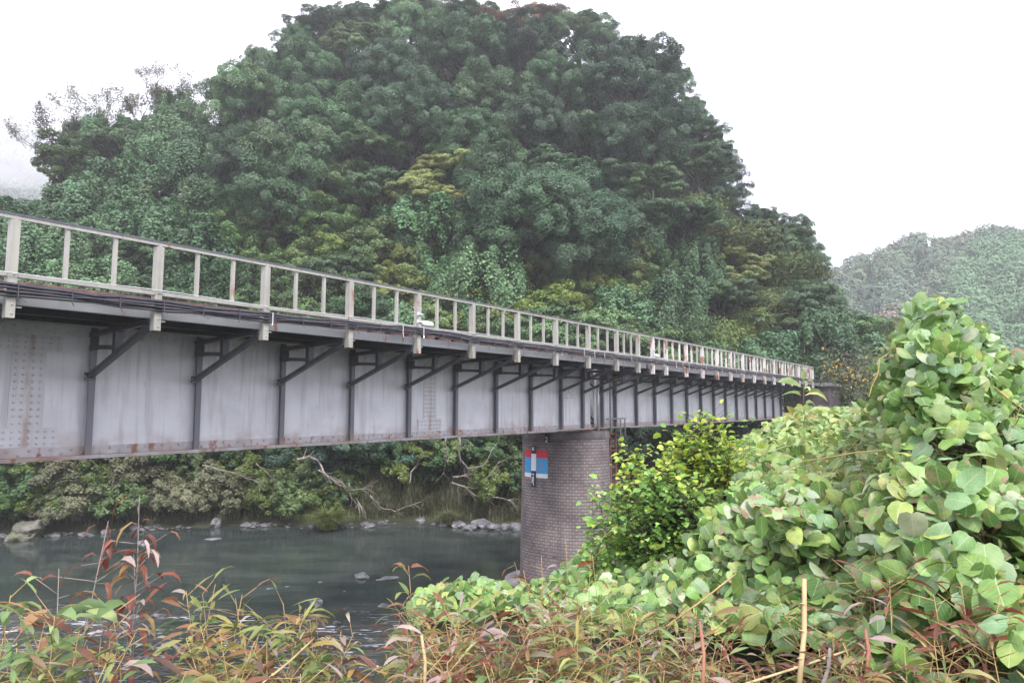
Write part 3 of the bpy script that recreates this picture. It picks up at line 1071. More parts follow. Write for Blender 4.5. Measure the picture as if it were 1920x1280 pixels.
def sphere_dirs(rng, n, up=0.0):
    d = unit(rng.normal(0, 1, (n, 3)))
    d[:, 2] += up
    return unit(d)


PAL = {   # per-leaf colour multipliers, the tree's own colour is obj.color
    'even': ([(1, 1, 1), (1.35, 1.35, 1.1), (0.7, 0.75, 0.8), (1.5, 1.45, 1.2)], (5, 2, 3, 0.8)),
    'mixed': ([(1, 1, 1), (1.7, 1.55, 0.8), (0.7, 0.8, 0.8), (2.2, 1.8, 0.7)], (5, 2, 2, 0.5)),
    'vine': ([(1, 1, 1), (1.5, 1.45, 1.4), (0.65, 0.7, 0.75), (1.2, 1.3, 1.1)], (4, 2.2, 2, 2)),
    'autumn': ([(1, 1, 1), (1.5, 1.1, 0.7), (0.7, 0.75, 0.8)], (4, 2, 2)),
}


def leaf_crown(seed, n, rx, rz, nl, lobe_r, leaf, aspect, pal, up=0.45, droop=0.35, flat=1.0, base_cut=-0.45, sub=11, sub_r=0.36, hang=0.0, jit=0.42):
    """crown built from lobes, each lobe from clumps, each clump from leaves; centre of the crown at the origin"""
    rng = np.random.default_rng(seed)
    # lobes
    cs = []
    tries = 0
    while len(cs) < nl and tries < 4000:
        tries += 1
        d = unit(rng.normal(0, 1, 3)); 
        if d[2] < base_cut: continue
        c = d * rng.uniform(0.45, 0.86) * np.array([rx, rx, rz])
        if all(np.linalg.norm(c - q) > lobe_r * 0.78 for q in cs):
            cs.append(c)
    cs = np.array(cs)
    lr = lobe_r * rng.uniform(0.72, 1.2, len(cs))
    lcol = rng.uniform(0.82, 1.2, (len(cs), 1)) * np.ones((1, 3))
    lcol[:, 0] *= rng.uniform(0.9, 1.12, len(cs))
    # clumps
    k = len(cs) * sub
    li = np.repeat(np.arange(len(cs)), sub)
    d = sphere_dirs(rng, k, 0.35)
    cc = cs[li] + d * (lr[li] * rng.uniform(0.55, 0.95, k))[:, None] * np.array([1, 1, flat])
    cr = lr[li] * sub_r * rng.uniform(0.7, 1.3, k)
    out = d
    # leaves
    ci = rng.integers(0, k, n)
    e = unit(rng.normal(0, 1, (n, 3)))
    e = unit(e + out[ci] * 0.55 + np.array([0, 0, 0.35]))
    P = cc[ci] + e * (cr[ci] * rng.uniform(0.3, 1.0, n) ** 0.5)[:, None] * np.array([1, 1, flat])
    if hang:
        P[:, 2] -= hang * rng.random(n) ** 2 * lr[li[ci]]
    Nn = unit(e * 0.6 + out[ci] * 0.5 + np.array([0, 0, up]))
    V, Fq = diamonds(P, Nn, leaf, aspect, rng, droop, jit)
    c = pick_cols(rng, n, *PAL[pal]) * lcol[li[ci]]
    return V, Fq, np.repeat(c, 4, 0), cs


def make_trunk(seed, H, cs, base_r, name='trunk'):
    """tapered trunk from z=0 with limbs into some of the lobes (lobe centres given in trunk space)"""
    rnd = random.Random(seed)
    m = MB()
    top = Vector((rnd.uniform(-.2, .2), rnd.uniform(-.2, .2), H))
    pts = [Vector((0, 0, -0.6)), Vector((rnd.uniform(-.1, .1), rnd.uniform(-.1, .1), H * 0.3)), Vector((rnd.uniform(-.2, .2), rnd.uniform(-.2, .2), H * 0.65)), top]
    m.tube(pts, [base_r * 1.25, base_r, base_r * 0.75, base_r * 0.3], 7)
    for c in cs:
        a = pts[1].lerp(pts[2], rnd.uniform(0.1, 1.0))
        c = Vector(c)
        mid = a.lerp(c, 0.5) + Vector((rnd.uniform(-.2, .2), rnd.uniform(-.2, .2), rnd.uniform(-0.1, .35)))
        m.tube([a, mid, c], [base_r * 0.4, base_r * 0.26, base_r * 0.08], 5)
    return m


def bare_tree(seed, H, leaves, leaf, hue_pal):
    """upright open tree of fine twigs with a thin veil of small leaves"""
    rnd = random.Random(seed)
    rng = np.random.default_rng(seed)
    m = MB()
    tips = []
    def grow(p, d, l, r, lev):
        pts = [p]
        n = 3
        for i in range(n):
            d = (d + Vector((rnd.uniform(-.22, .22), rnd.uniform(-.22, .22), rnd.uniform(-.05, .2)))).normalized()
            p = p + d * (l / n)
            pts.append(p)
        m.tube(pts, [r, r * 0.8, r * 0.62, r * 0.45], 5 if lev < 2 else 3)
        if lev >= 2:
            tips.extend(pts[1:])
        if lev < 4:
            for i in range(rnd.choice((2, 3, 3)) if lev else 5):
                a = pts[rnd.choice((2, 3, 3))] if lev else pts[rnd.choice((1, 2, 3))]
                dd = (d + Vector((rnd.uniform(-.9, .9), rnd.uniform(-.9, .9), rnd.uniform(-.1, .5)))).normalized()
                grow(a, dd, l * rnd.uniform(0.55, 0.78), r * 0.5, lev + 1)
    grow(Vector((0, 0, -0.5)), Vector((0, 0, 1)), H * 0.42, H * 0.018, 0)
    T = np.array([tuple(t) for t in tips])
    P = T[rng.integers(0, len(T), leaves)] + rng.normal(0, H * 0.028, (leaves, 3))
    V, Fq = diamonds(P, np.tile([0, 0, 1.0], (leaves, 1)), leaf, 0.55, rng, 0.4, 0.8)
    c = pick_cols(rng, leaves, *PAL[hue_pal])
    return m, V, Fq, np.repeat(c, 4, 0)


def plume_crown(seed, n_pl, per, R, H, leaf, aspect, pal):
    """bamboo: arching culms with drooping narrow leaves; base at the origin"""
    rng = np.random.default_rng(seed)
    m = MB()
    Ps, Ns = [], []
    for i in range(n_pl):
        a = rng.uniform(0, 2 * math.pi)
        lean = rng.uniform(0.15, 1.0) * R
        h = H * rng.uniform(0.7, 1.05)
        t = np.linspace(0, 1, 9)[:, None]
        base = np.array([math.cos(a), math.sin(a), 0]) * rng.uniform(0, 0.25) * R
        out = np.array([math.cos(a), math.sin(a), 0])
        c = base + out * lean * t ** 2.2 + np.array([0, 0, 1]) * h * (t - 0.28 * (lean / R) * t ** 3.5)
        m.tube([Vector(p) for p in c], list(np.linspace(0.035, 0.006, 9)), 4)
        tt = rng.uniform(0.25, 1.0, per) ** 0.8
        P = np.stack([np.interp(tt, t[:, 0], c[:, j]) for j in range(3)], 1)
        P += rng.normal(0, 1, (per, 3)) * np.array([0.34, 0.34, 0.2]) * (R / 2.0)
        P[:, 2] -= rng.random(per) * 0.25
        Ps.append(P); Ns.append(np.tile(out * 0.5 + np.array([0, 0, 0.7]), (per, 1)))
    P = np.concatenate(Ps); Nn = np.concatenate(Ns)
    V, Fq = diamonds(P, Nn, leaf, aspect, rng, 0.9, 0.45)
    c = pick_cols(rng, len(P), *PAL[pal])
    return m, V, Fq, np.repeat(c, 4, 0)


# ---- one model of each kind (kept hidden away as mesh data only)
PROTO = {}
def proto_leafy(kind, seed, H, rx, rz, n, nl, lobe_r, leaf, aspect, pal, trunk_r, **kw):
    V, Fq, c, cs = leaf_crown(seed, n, rx, rz, nl, lobe_r, leaf, aspect, pal, **kw)
    zc = H - rz * 0.92
    V = V + np.array([0, 0, zc])
    me = np_mesh('crown', V, Fq, M['leaf'], c)
    tm = make_trunk(seed, zc, [(q + np.array([0, 0, zc])) for q in cs[::2]], trunk_r)
    PROTO.setdefault(kind, []).append((float(np.percentile(V[:, 2], 99.3)), float(np.percentile(np.hypot(V[:, 0], V[:, 1]), 97)) * 0.97, me, tm))


def finish_trunk(tm):
    me = bpy.data.meshes.new('trunk')
    me.from_pydata(tm.v, [], tm.f)
    me.polygons.foreach_set('use_smooth', tm.sm)
    me.materials.append(M['bark'])
    me.update()
    return me


for s in range(4):   # broad evergreen oak-like trees with cauliflower crowns
    proto_leafy('evergreen', 100 + s, 8.0, 3.5, 3.0, 90000, 20 + 2 * s, 1.3, 0.112, 0.62, 'even', 0.24, sub=13, sub_r=0.40, base_cut=-0.5, jit=0.34)
for s in range(3):   # trees smothered in climbing vines
    proto_leafy('vine', 140 + s, 7.0, 2.6, 3.3, 46000, 18 + 2 * s, 1.05, 0.155, 0.78, 'vine', 0.2, base_cut=-0.9, hang=1.4, droop=0.8, up=0.25)
for s in range(4):   # leafy shrubs of the lower slope
    proto_leafy('shrub', 180 + s, 4.2, 2.2, 1.9, 36000, 14 + s, 0.78, 0.118, 0.58, 'mixed', 0.1, base_cut=-0.6, sub=10, sub_r=0.42)
for s in range(3):   # broadleaf trees in loose layers
    proto_leafy('broadleaf', 220 + s, 6.0, 3.0, 2.0, 44000, 15 + s, 1.0, 0.14, 0.52, 'mixed', 0.16, flat=0.55, sub=12, sub_r=0.45, droop=0.5)
for s in range(3):   # low bushes on the far bank
    proto_leafy('bush', 260 + s, 2.0, 1.3, 1.0, 11000, 12 + s, 0.48, 0.12, 0.55, 'mixed', 0.05, base_cut=-0.6, sub=9, sub_r=0.45)
for s in range(3):
    tm, V, Fq, c = bare_tree(300 + s, 7.5, 5200, 0.13, 'autumn')
    PROTO.setdefault('thin', []).append((7.5, 2.6, np_mesh('crown', V, Fq, M['leaf'], c), tm))
for s in range(3):
    tm, V, Fq, c = plume_crown(330 + s, 30, 520, 2.4, 5.0, 0.30, 0.2, 'mixed')
    PROTO.setdefault('bamboo', []).append((5.0, 2.4, np_mesh('crown', V, Fq, M['leaf'], c), tm))
for k in PROTO:
    PROTO[k] = [(H, R, me, finish_trunk(tm)) for H, R, me, tm in PROTO[k]]

KIND_TXT = {
    'evergreen': ('evergreen_tree', 'round evergreen tree', 'tree'),
    'vine': ('vine_covered_tree', 'vine smothered tree', 'tree'),
    'shrub': ('shrub', 'leafy shrub', 'shrub'),
    'broadleaf': ('broadleaf_tree', 'layered broadleaf tree', 'tree'),
    'bush': ('bush', 'low bush', 'bush'),
    'thin': ('thin_leaved_tree', 'sparse twiggy tree', 'tree'),
    'bamboo': ('bamboo_clump', 'arching bamboo clump', 'bamboo'),
}
PLANTED = []      # (kind, colour word, zone, px, py, obj)


def plant(kind, X, Y, Z, H, W, colour, word, px, py, rnd, zone=None, tilt=0.05):
    H0, R0_, cme, tme = PROTO[kind][rnd.randrange(len(PROTO[kind]))]
    name, txt, cat = KIND_TXT[kind]
    r = empty(name, (X, Y, Z), rnd.uniform(0, 6.28))
    r.rotation_euler.x = rnd.uniform(-tilt, tilt); r.rotation_euler.y = rnd.uniform(-tilt, tilt)
    r.scale = (W / (2 * R0_), W / (2 * R0_), H / H0)
    c = bpy.data.objects.new('crown', cme); link(c, r)
    vb = rnd.uniform(0.68, 1.28)
    c.color = (colour[0] * vb, colour[1] * vb, colour[2] * vb, 1)
    t = bpy.data.objects.new('trunk', tme); link(t, r)
    r['category'] = cat
    PLANTED.append((kind, word, zone or zone_of(px, py), px, py, r))
    return r


def zone_of(px, py):
    sky = float(np.interp(px, [s[0] for s in SKY[1:]], [s[1] for s in SKY[1:]]))
    if py > 800: row = 'on far bank under girders'
    elif py < sky + 75: row = 'on hill skyline'
    elif py < 240: row = 'high on the hill'
    elif py < 420: row = 'halfway up the hill'
    else: row = 'low on the hill'
    if px < 320: col = 'at its left end'
    elif px < 640: col = 'left of its middle'
    elif px < 960: col = 'in its middle'
    elif px < 1250: col = 'above the pier' if py < 700 else 'beside the pier'
    else: col = 'at its right end'
    return row + ', ' + col


def label_planted():
    groups = {}
    for k, w, z, px, py, o in PLANTED:
        groups.setdefault((k, w, z), []).append((px, py, o))
    ords = ['first', 'second', 'third', 'fourth', 'fifth', 'sixth', 'seventh', 'eighth', 'ninth', 'tenth', 'eleventh', 'twelfth']
    for (k, w, z), lst in groups.items():
        lst.sort(key=lambda t: t[0])
        _, txt, cat = KIND_TXT[k]
        for i, (px, py, o) in enumerate(lst):
            s = f'{w} {txt} {z}'
            if len(lst) == 2: s += ', the ' + ('left' if i == 0 else 'right') + ' one'
            elif len(lst) > 2: s += ', ' + ords[min(i, 11)] + ' from left'
            o['label'] = s
            o['group'] = {'tree': 'trees of the wooded hill', 'shrub': 'shrubs of the lower slope', 'bush': 'bushes on the far bank', 'bamboo': 'bamboo clumps on the slope'}[cat]


# ---- colours (linear albedo)
C_EV = [((0.076, 0.156, 0.067), 'dark green'), ((0.099, 0.195, 0.081), 'mid green'), ((0.069, 0.134, 0.067), 'blackish green'), ((0.114, 0.202, 0.087), 'greyish green')]
C_VI = [((0.088, 0.180, 0.070), 'fresh green'), ((0.076, 0.158, 0.064), 'mid green'), ((0.114, 0.207, 0.090), 'pale green')]
C_SH = [((0.094, 0.171, 0.048), 'mid green'), ((0.144, 0.207, 0.043), 'yellowish green'), ((0.069, 0.144, 0.048), 'dark green'), ((0.122, 0.190, 0.064), 'pale green')]
C_BL = [((0.088, 0.163, 0.060), 'mid green'), ((0.107, 0.171, 0.054), 'olive green'), ((0.069, 0.141, 0.054), 'dark green')]
C_BA = [((0.136, 0.190, 0.048), 'yellowish green'), ((0.094, 0.171, 0.064), 'mid green')]
C_TH = [((0.129, 0.135, 0.066), 'brownish grey'), ((0.122, 0.144, 0.058), 'olive brown')]


def hill_kind(px, py, rnd):
    u = rnd.random()
    if px < 420 and py > 150:
        return 'vine' if u < 0.72 else ('shrub' if u < 0.9 else 'broadleaf')
    if py < 280 and px > 420:
        if 480 < px < 680 and 60 < py < 240 and u < 0.5: return 'thin'
        return 'evergreen' if u < 0.86 else 'broadleaf'
    if px > 1270 and py > 330:
        return 'bamboo' if u < 0.5 else ('vine' if u < 0.8 else 'broadleaf')
    if px > 960 and 300 < py < 470:
        return 'broadleaf' if u < 0.6 else 'evergreen'
    if py < 380:
        return 'evergreen' if u < 0.5 else ('broadleaf' if u < 0.8 else 'shrub')
    if py > 560 and u < 0.15: return 'bamboo'
    return 'shrub' if u < 0.62 else ('broadleaf' if u < 0.85 else 'vine')


def pick(lst, rnd):
    return lst[rnd.randrange(len(lst))]


rnd = random.Random(77)
CT = {'evergreen': C_EV, 'vine': C_VI, 'shrub': C_SH, 'broadleaf': C_BL, 'bamboo': C_BA, 'thin': C_TH, 'bush': C_SH}
# skyline trees
sk = [(78, 388), (142, 268), (185, 228), (255, 222), (340, 178), (435, 142), (502, 96), (560, 56), (610, 34), (660, 20), (725, 16), (800, 6), (872, 12), (945, 26), (1015, 22),
      (1085, 34), (1118, 50), (1190, 78), (1243, 120), (1284, 182), (1318, 226), (1338, 275), (1356, 325), (1398, 378), (1450, 402), (1495, 444), (1512, 520)]
for i, (px, py) in enumerate(sk):
    a, e = az_el(px, py)
    r1 = float(np.interp(a, R1_A, R1_R))
    r = r1 - rnd.uniform(0.5, 2.0)
    z = float(terrain(a, r))
    ztop = CAMZ + math.tan(e) * r
    kind = 'evergreen' if px > 420 else 'vine'
    H = max(ztop - z, 5.0 if px > 1230 else 3.0)
    z = ztop - H
    W = rnd.uniform(6.0, 7.6) if 590 < px < 1110 else rnd.uniform(4.2, 5.2)
    c, w = pick(CT[kind], rnd)
    if px < 150: W = 3.8
    if px in (945, 1015): c, w = ((0.192, 0.136, 0.072), 'russet tinged')
    plant(kind, math.sin(a) * r, math.cos(a) * r, z, H, W, c, w, px, py + 30, rnd)
# slope trees: scattered evenly, larger towards the top
pts = []
tries = 0
while tries < 9000:
    tries += 1
    px, py = rnd.uniform(-40, 1640), rnd.uniform(40, 700)
    if px < 135 and py < 430: continue
    sky = float(np.interp(px, [s[0] for s in SKY], [s[1] for s in SKY]))
    deck = float(np.interp(px, [0, 400, 700, 1100, 1540, 1640], [560, 600, 640, 680, 700, 740]))
    if py < sky + 62 or py > deck: continue
    if px > 1080 and py < float(np.interp(px + (85 if py < 260 else 38), [s[0] for s in SKY], [s[1] for s in SKY])) + 45: continue
    sp = 90 - 34 * sstep(180, 520, py)
    if all(math.hypot((px - q[0]), (py - q[1]) * 1.15) > min(sp, q[2]) for q in pts):
        pts.append((px, py, sp))
pts.sort(key=lambda q: q[1])
for px, py, sp in pts:
    kind = hill_kind(px, py, rnd)
    H, W = {'evergreen': (7.5, 6.6), 'vine': (5.6, 4.8), 'shrub': (3.9, 4.2), 'broadleaf': (5.2, 5.4), 'bamboo': (4.6, 4.6), 'thin': (6.0, 5.0)}[kind]
    f = rnd.uniform(0.92, 1.22)
    H *= f; W *= f * rnd.uniform(0.92, 1.1)
    a, e = az_el(px, py)
    r = hill_point(a, e, H * 0.62)
    z = float(terrain(a, r))
    c, w = pick(CT[kind], rnd)
    if kind in ('shrub', 'broadleaf', 'bamboo') and ((720 < px < 1010 and 430 < py < 620) or (1120 < px < 1400 and 440 < py < 560)) and rnd.random() < 0.75: c, w = (0.165, 0.205, 0.055), 'yellow green'
    if 730 < px < 960 and 330 < py < 440 and kind != 'evergreen': c, w = (0.22, 0.25, 0.07), 'golden green'
    plant(kind, math.sin(a) * r, math.cos(a) * r, z - 0.15, H, W, c, w, px, py, rnd, tilt=0.12)
# thin trees standing out against the sky at the left
for px, py, hh in ((165, 150, 7.0), (205, 165, 6.5), (262, 135, 6.0), (300, 112, 6.2), (350, 130, 5.5), (130, 190, 6.0), (620, 70, 6.5), (560, 120, 6.5), (640, 150, 6)):
    a, e = az_el(px, py)
    r1 = float(np.interp(a, R1_A, R1_R)) - (1.0 if py < 240 and px < 400 else 4.0)
    zt = CAMZ + math.tan(e) * r1
    plant('thin', math.sin(a) * r1, math.cos(a) * r1, zt - hh, hh, rnd.uniform(4.2, 5.4), *C_TH[0], px, py + 30, rnd)
# far bank beneath the girders
pts = []
tries = 0
while tries < 4000:
    tries += 1
    px, py = rnd.uniform(-60, 985), rnd.uniform(815, 962)
    if px > 640 and py > 900: continue
    if all(math.hypot((px - q[0]) * 0.8, (py - q[1]) * 1.5) > 46 for q in pts):
        pts.append((px, py))
for px, py in pts:
    a, e = az_el(px, py)
    H = rnd.uniform(1.6, 2.5); W = rnd.uniform(2.2, 3.2)
    r = hill_point(a, e, H * 0.55)
    z = float(terrain(a, r))
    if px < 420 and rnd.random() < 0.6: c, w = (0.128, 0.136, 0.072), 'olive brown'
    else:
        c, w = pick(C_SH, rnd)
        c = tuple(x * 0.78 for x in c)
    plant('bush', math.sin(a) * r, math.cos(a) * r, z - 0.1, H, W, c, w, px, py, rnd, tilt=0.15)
# overhanging larger shrubs behind the span and at the dark right end
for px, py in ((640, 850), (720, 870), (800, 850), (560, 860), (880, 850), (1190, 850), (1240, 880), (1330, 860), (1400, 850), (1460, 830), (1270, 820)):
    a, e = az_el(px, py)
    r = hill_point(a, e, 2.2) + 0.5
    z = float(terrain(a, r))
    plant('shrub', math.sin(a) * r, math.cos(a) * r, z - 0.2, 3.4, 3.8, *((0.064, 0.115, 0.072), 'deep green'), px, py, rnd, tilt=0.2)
# beyond the far abutment
for px, py, kind, H, W in ((1585, 640, 'broadleaf', 4.5, 5), (1640, 650, 'evergreen', 5, 5), (1700, 660, 'broadleaf', 4.5, 5.5), (1600, 720, 'shrub', 3, 3.6), (1660, 730, 'shrub', 3, 3.8),
                           (1560, 700, 'shrub', 2.4, 3.2), (1720, 720, 'shrub', 3, 4), (1790, 690, 'shrub', 3.2, 4.2), (1620, 775, 'shrub', 3.0, 4.0), (1570, 770, 'bush', 2.4, 3.0), (1690, 790, 'shrub', 3, 4)):
    a, e = az_el(px, py)
    r = hill_point(a, e, H * 0.6)
    z = float(terrain(a, r))
    zlow = CAMZ + math.tan(e) * r - H * 0.6
    plant(kind, math.sin(a) * r, math.cos(a) * r, min(z, zlow + 0.2), H, W, *pick(C_SH, rnd), px, py, rnd)
label_planted()

# ---- undergrowth carpet over the whole slope
rng = np.random.default_rng(11)
n = 90000
a = rng.uniform(D(-45), D(48), n)
q = rng.uniform(0.045, 1.0, n)
r0 = np.interp(a, R0_A, R0_R); r1 = np.interp(a, R1_A, R1_R)
r = r0 + (r1 - r0) * q
P = np.stack([np.sin(a) * r, np.cos(a) * r, terrain(a, r) + rng.uniform(0, 0.55, n)], 1)
Nn = np.stack([-np.sin(a) * 0.6, -np.cos(a) * 0.6, np.full(n, 0.8)], 1)
V, Fq = diamonds(P, Nn, 0.34, 0.55, rng, 0.4, 0.5)
c = pick_cols(rng, n, [(0.035, 0.06, 0.03), (0.055, 0.075, 0.03), (0.028, 0.045, 0.028)], (4, 2, 3))
o = np_obj('undergrowth', np_mesh('undergrowth', V, Fq, M['leaf'], np.repeat(c, 4, 0)))
tag(o, 'tangled green undergrowth covering the slope between the trees', 'undergrowth', kind='stuff')


# ---- grass of the far bank foot
def blades(P, L_, w, rng, lean=0.5, face=None):
    """bent grass blades, 3 segments"""
    n = len(P)
    az_ = rng.uniform(0, 2 * math.pi, n)
    out = np.stack([np.cos(az_), np.sin(az_), np.zeros(n)], 1)
    side = np.stack([-np.sin(az_), np.cos(az_), np.zeros(n)], 1)
    l = L_ * rng.uniform(0.6, 1.3, n)
    le = lean * rng.uniform(0.3, 1.5, n)
    Vs = []
    for t, ww in ((0, 1.0), (0.4, 0.9), (0.75, 0.6), (1.0, 0.08)):
        c_ = P + out * (l * le * t ** 2)[:, None] + np.array([0, 0, 1]) * (l * (t - 0.45 * le * t ** 2.5))[:, None]
        Vs += [c_ - side * w * ww / 2, c_ + side * w * ww / 2]
    V = np.stack(Vs, 1).reshape(-1, 3)
    b = np.arange(n)[:, None] * 8
    Fq = np.concatenate([b + np.array([[0, 1, 3, 2]]), b + np.array([[2, 3, 5, 4]]), b + np.array([[4, 5, 7, 6]])], 0)
    return V, Fq


rng = np.random.default_rng(12)
n = 26000
px_a = np.concatenate([rng.uniform(D(-42), D(3), 16000), rng.uniform(D(-13), D(2), 10000)])
dens = 0.5 + 0.5 * np.sin(px_a * 60) * np.sin(px_a * 23 + 1)
keep = rng.random(n) < 0.25 + 0.75 * dens
a = px_a[keep]
n = len(a)
r = np.interp(a, R0_A, R0_R) + 0.5 + np.abs(rng.normal(0, 1.7, n))
P = np.stack([np.sin(a) * r, np.cos(a) * r, terrain(a, r) - 0.05], 1)
V, Fq = blades(P, 0.75, 0.035, rng, 0.7)
c = pick_cols(rng, n, [(0.10, 0.115, 0.045), (0.155, 0.14, 0.075), (0.075, 0.10, 0.038), (0.20, 0.17, 0.11)], (4, 3, 3, 1.5))
tag(np_obj('grass', np_mesh('grass', V, Fq, M['leaf'], np.repeat(c, 8, 0))), 'dry olive grass hanging over the far waterline', 'grass', kind='stuff')

tuft_lab = ['bright green round sedge tuft at the far waterline', 'small olive sedge tuft at the water edge close to the pier']
for (px, py, L_, n, colr), lab in zip(((615, 985, 1.15, 900, (0.13, 0.17, 0.045)), (842, 975, 0.7, 600, (0.11, 0.125, 0.05))), tuft_lab):
    p = on_z(px, py, 0.25)
    rng = np.random.default_rng(px)
    P = np.zeros((n, 3)); P[:, :2] = rng.normal(0, 0.13, (n, 2))
    V, Fq = blades(P, L_, 0.03, rng, 0.95)
    c = pick_cols(rng, n, [colr, tuple(x * 1.4 for x in colr), (0.16, 0.13, 0.06)], (4, 2, 1))
    o = np_obj('sedge_tuft', np_mesh('sedge_tuft', V, Fq, M['leaf'], np.repeat(c, 8, 0)))
    o.location = (p[0], p[1], 0.1)
    tag(o, lab, 'grass tuft')

# ---- yellow flowering weeds beyond the far end of the handrail
rng = np.random.default_rng(21)
n = 2600
px = rng.uniform(1540, 1700, n); py = 700 + (px - 1600) * 0.28 + rng.normal(0, 26, n)
d = 44.5 + rng.uniform(-1, 1, n) - (py - 700) * 0.02
P = np.array([at_d(x, y, q) for x, y, q in zip(px, py, d)])
V, Fq = diamonds(P, np.tile([-0.3, -0.6, 0.6], (n, 1)), 0.19, 0.35, rng, 0.4, 0.7)
yel = rng.random(n) < 0.22 * np.exp(-((py - 700 - (px - 1600) * 0.28) / 22) ** 2)
c = pick_cols(rng, n, [(0.085, 0.10, 0.05), (0.11, 0.105, 0.06), (0.06, 0.085, 0.045)], (3, 2, 2))
c[yel] = np.array([0.55, 0.36, 0.03]) * rng.uniform(0.7, 1.2, (yel.sum(), 1))
g = np_obj('flowering_weeds', np_mesh('flowering_weeds', V, Fq, M['leaf'], np.repeat(c, 4, 0)))
tag(g, 'tall weeds with yellow flower heads beyond the far end of the handrail', 'weeds', kind='stuff')


# ------------------------------------------------------------------ rocks and driftwood
def rock_mesh(seed, mat, flat=0.65, sub=3, rough=0.35):
    bm = bmesh.new()
    bmesh.ops.create_icosphere(bm, subdivisions=sub, radius=1.0)
    off = Vector((seed * 7.3, seed * 3.1, seed * 1.7))
    for v in bm.verts:
        p = v.co.copy()
        d = mnoise.noise(p * 0.9 + off) * rough * 1.3 + mnoise.noise(p * 2.3 + off) * rough * 0.5 + mnoise.noise(p * 5 + off) * rough * 0.16
        c = mnoise.cell(p * 1.4 + off) * rough * 0.35
        v.co = p * (1 + d + c)
        v.co.z *= flat
    me = bpy.data.meshes.new('rock')
    bm.to_mesh(me); bm.free()
    me.materials.append(mat)
    return me


RK = [rock_mesh(i, M['rock'], 0.55 + 0.1 * (i % 3)) for i in range(6)]
def rock(px, py, wpx, label, mesh=None, z=0.0, group=None, sz=1.0, name='stone', rot=0.0, cat='stone', long_=1.0):
    p = on_z(px, py, z)
    dist = math.hypot(p[0], p[1])
    rad = wpx * dist / F_PX / 2
    o = bpy.data.objects.new(name, mesh or RK[int(px * 7 + py) % 6])
    rad *= 0.6
    o.location = (p[0], p[1], z + rad * 0.08 * sz)
    o.scale = (rad * long_, rad, rad * sz)
    o.rotation_euler = (0.1 * math.sin(px), 0.1 * math.cos(py), rot or (px * 0.37) % 6.28)
    COL.objects.link(o)
    tag(o, label, cat, group)
    return o


MB1 = rock_mesh(31, M['mossy'], 0.6, 4, 0.4)
rock(48, 1003, 92, 'large pale mossy boulder at the left end of the far waterline', MB1, 0.1, sz=1.15, name='boulder', cat='boulder', rot=0.3)
rock(4, 1010, 40, 'smaller dark boulder at the water edge at the left frame edge', None, 0.0, name='boulder', cat='boulder')
rock(253, 991, 30, 'rounded grey boulder sticking out of the far waterline', None, 0.05, sz=1.1, name='boulder', cat='boulder')
rock(404, 983, 30, 'pointed light grey stone at the far waterline', None, 0.1, sz=1.5)
rock(160, 1003, 34, 'long flat pale stone lying at the far waterline', None, 0.0, sz=0.45, long_=1.6)
rock(269, 1021, 23, 'lone pale stone in calm water in front of the far bank', None, 0.0, sz=0.8)
rock(400, 1010, 26, 'flat stone barely breaking the calm water surface', None, 0.0, sz=0.35, long_=1.5)
rock(677, 1082, 38, 'dark tilted slab of rock in midstream', None, 0.0, sz=1.0, long_=1.4)
rock(725, 1083, 70, 'low flat brown rock beside the tilted slab in midstream', None, -0.03, sz=0.14)
rock(601, 1091, 12, 'tiny dark stone in midstream', None, 0.0, sz=0.8)
rock(592, 1133, 40, 'rugged grey rock at the head of the rapids', None, 0.0, sz=1.1)
rock(632, 1168, 25, 'angular grey stone in the rapids below the rugged rock', None, 0.0, sz=1.0)
rock(250, 1156, 30, 'low stone washed by water at the left of the rapids', None, 0.0, sz=0.45)
rock(297, 1154, 34, 'pale low stone washed by water beside another in the rapids', None, 0.0, sz=0.4)
rock(720, 1135, 34, 'flat wet stone behind the plants at the right of the rapids', None, 0.0, sz=0.35)
for i, (x, y, w, s) in enumerate(((795, 972, 60, 0.8), (860, 985, 46, 0.9), (905, 985, 64, 1.0), (925, 990, 40, 0.9), (948, 988, 36, 0.9), (965, 990, 44, 1.0), (790, 976, 40, 0.7), (880, 990, 40, 0.8))):
    p = on_z(x, y, 0.05)
    rock(x, y, w, 'angular grey bedrock block at the foot of the bank next to the pier', None, 0.05, 'bedrock blocks beside the pier', s, name='rock', cat='rock')
rnd = random.Random(31)
for i in range(150):
    x = rnd.uniform(70, 975)
    base = float(np.interp(x, [0, 130, 250, 420, 640, 760, 975], [1006, 1000, 992, 985, 988, 980, 990]))
    rock(x, base + rnd.uniform(-7, 3.0), rnd.choice((7, 9, 11, 13, 16, 22)) * rnd.uniform(0.8, 1.2), 'small grey stone in the rubble along the far waterline', None, 0.04, 'rubble stones along the far waterline', rnd.uniform(0.6, 1.0))
for i in range(40):
    x, y = rnd.uniform(180, 740), rnd.uniform(1095, 1275)
    if y < 1130 and x < 500: continue
    rock(x, y, rnd.choice((8, 12, 16)) * rnd.uniform(0.8, 1.3), 'small wet cobble breaking the surface of the rapids', None, -0.02, 'wet cobbles in the rapids', rnd.uniform(0.35, 0.6), name='cobble')


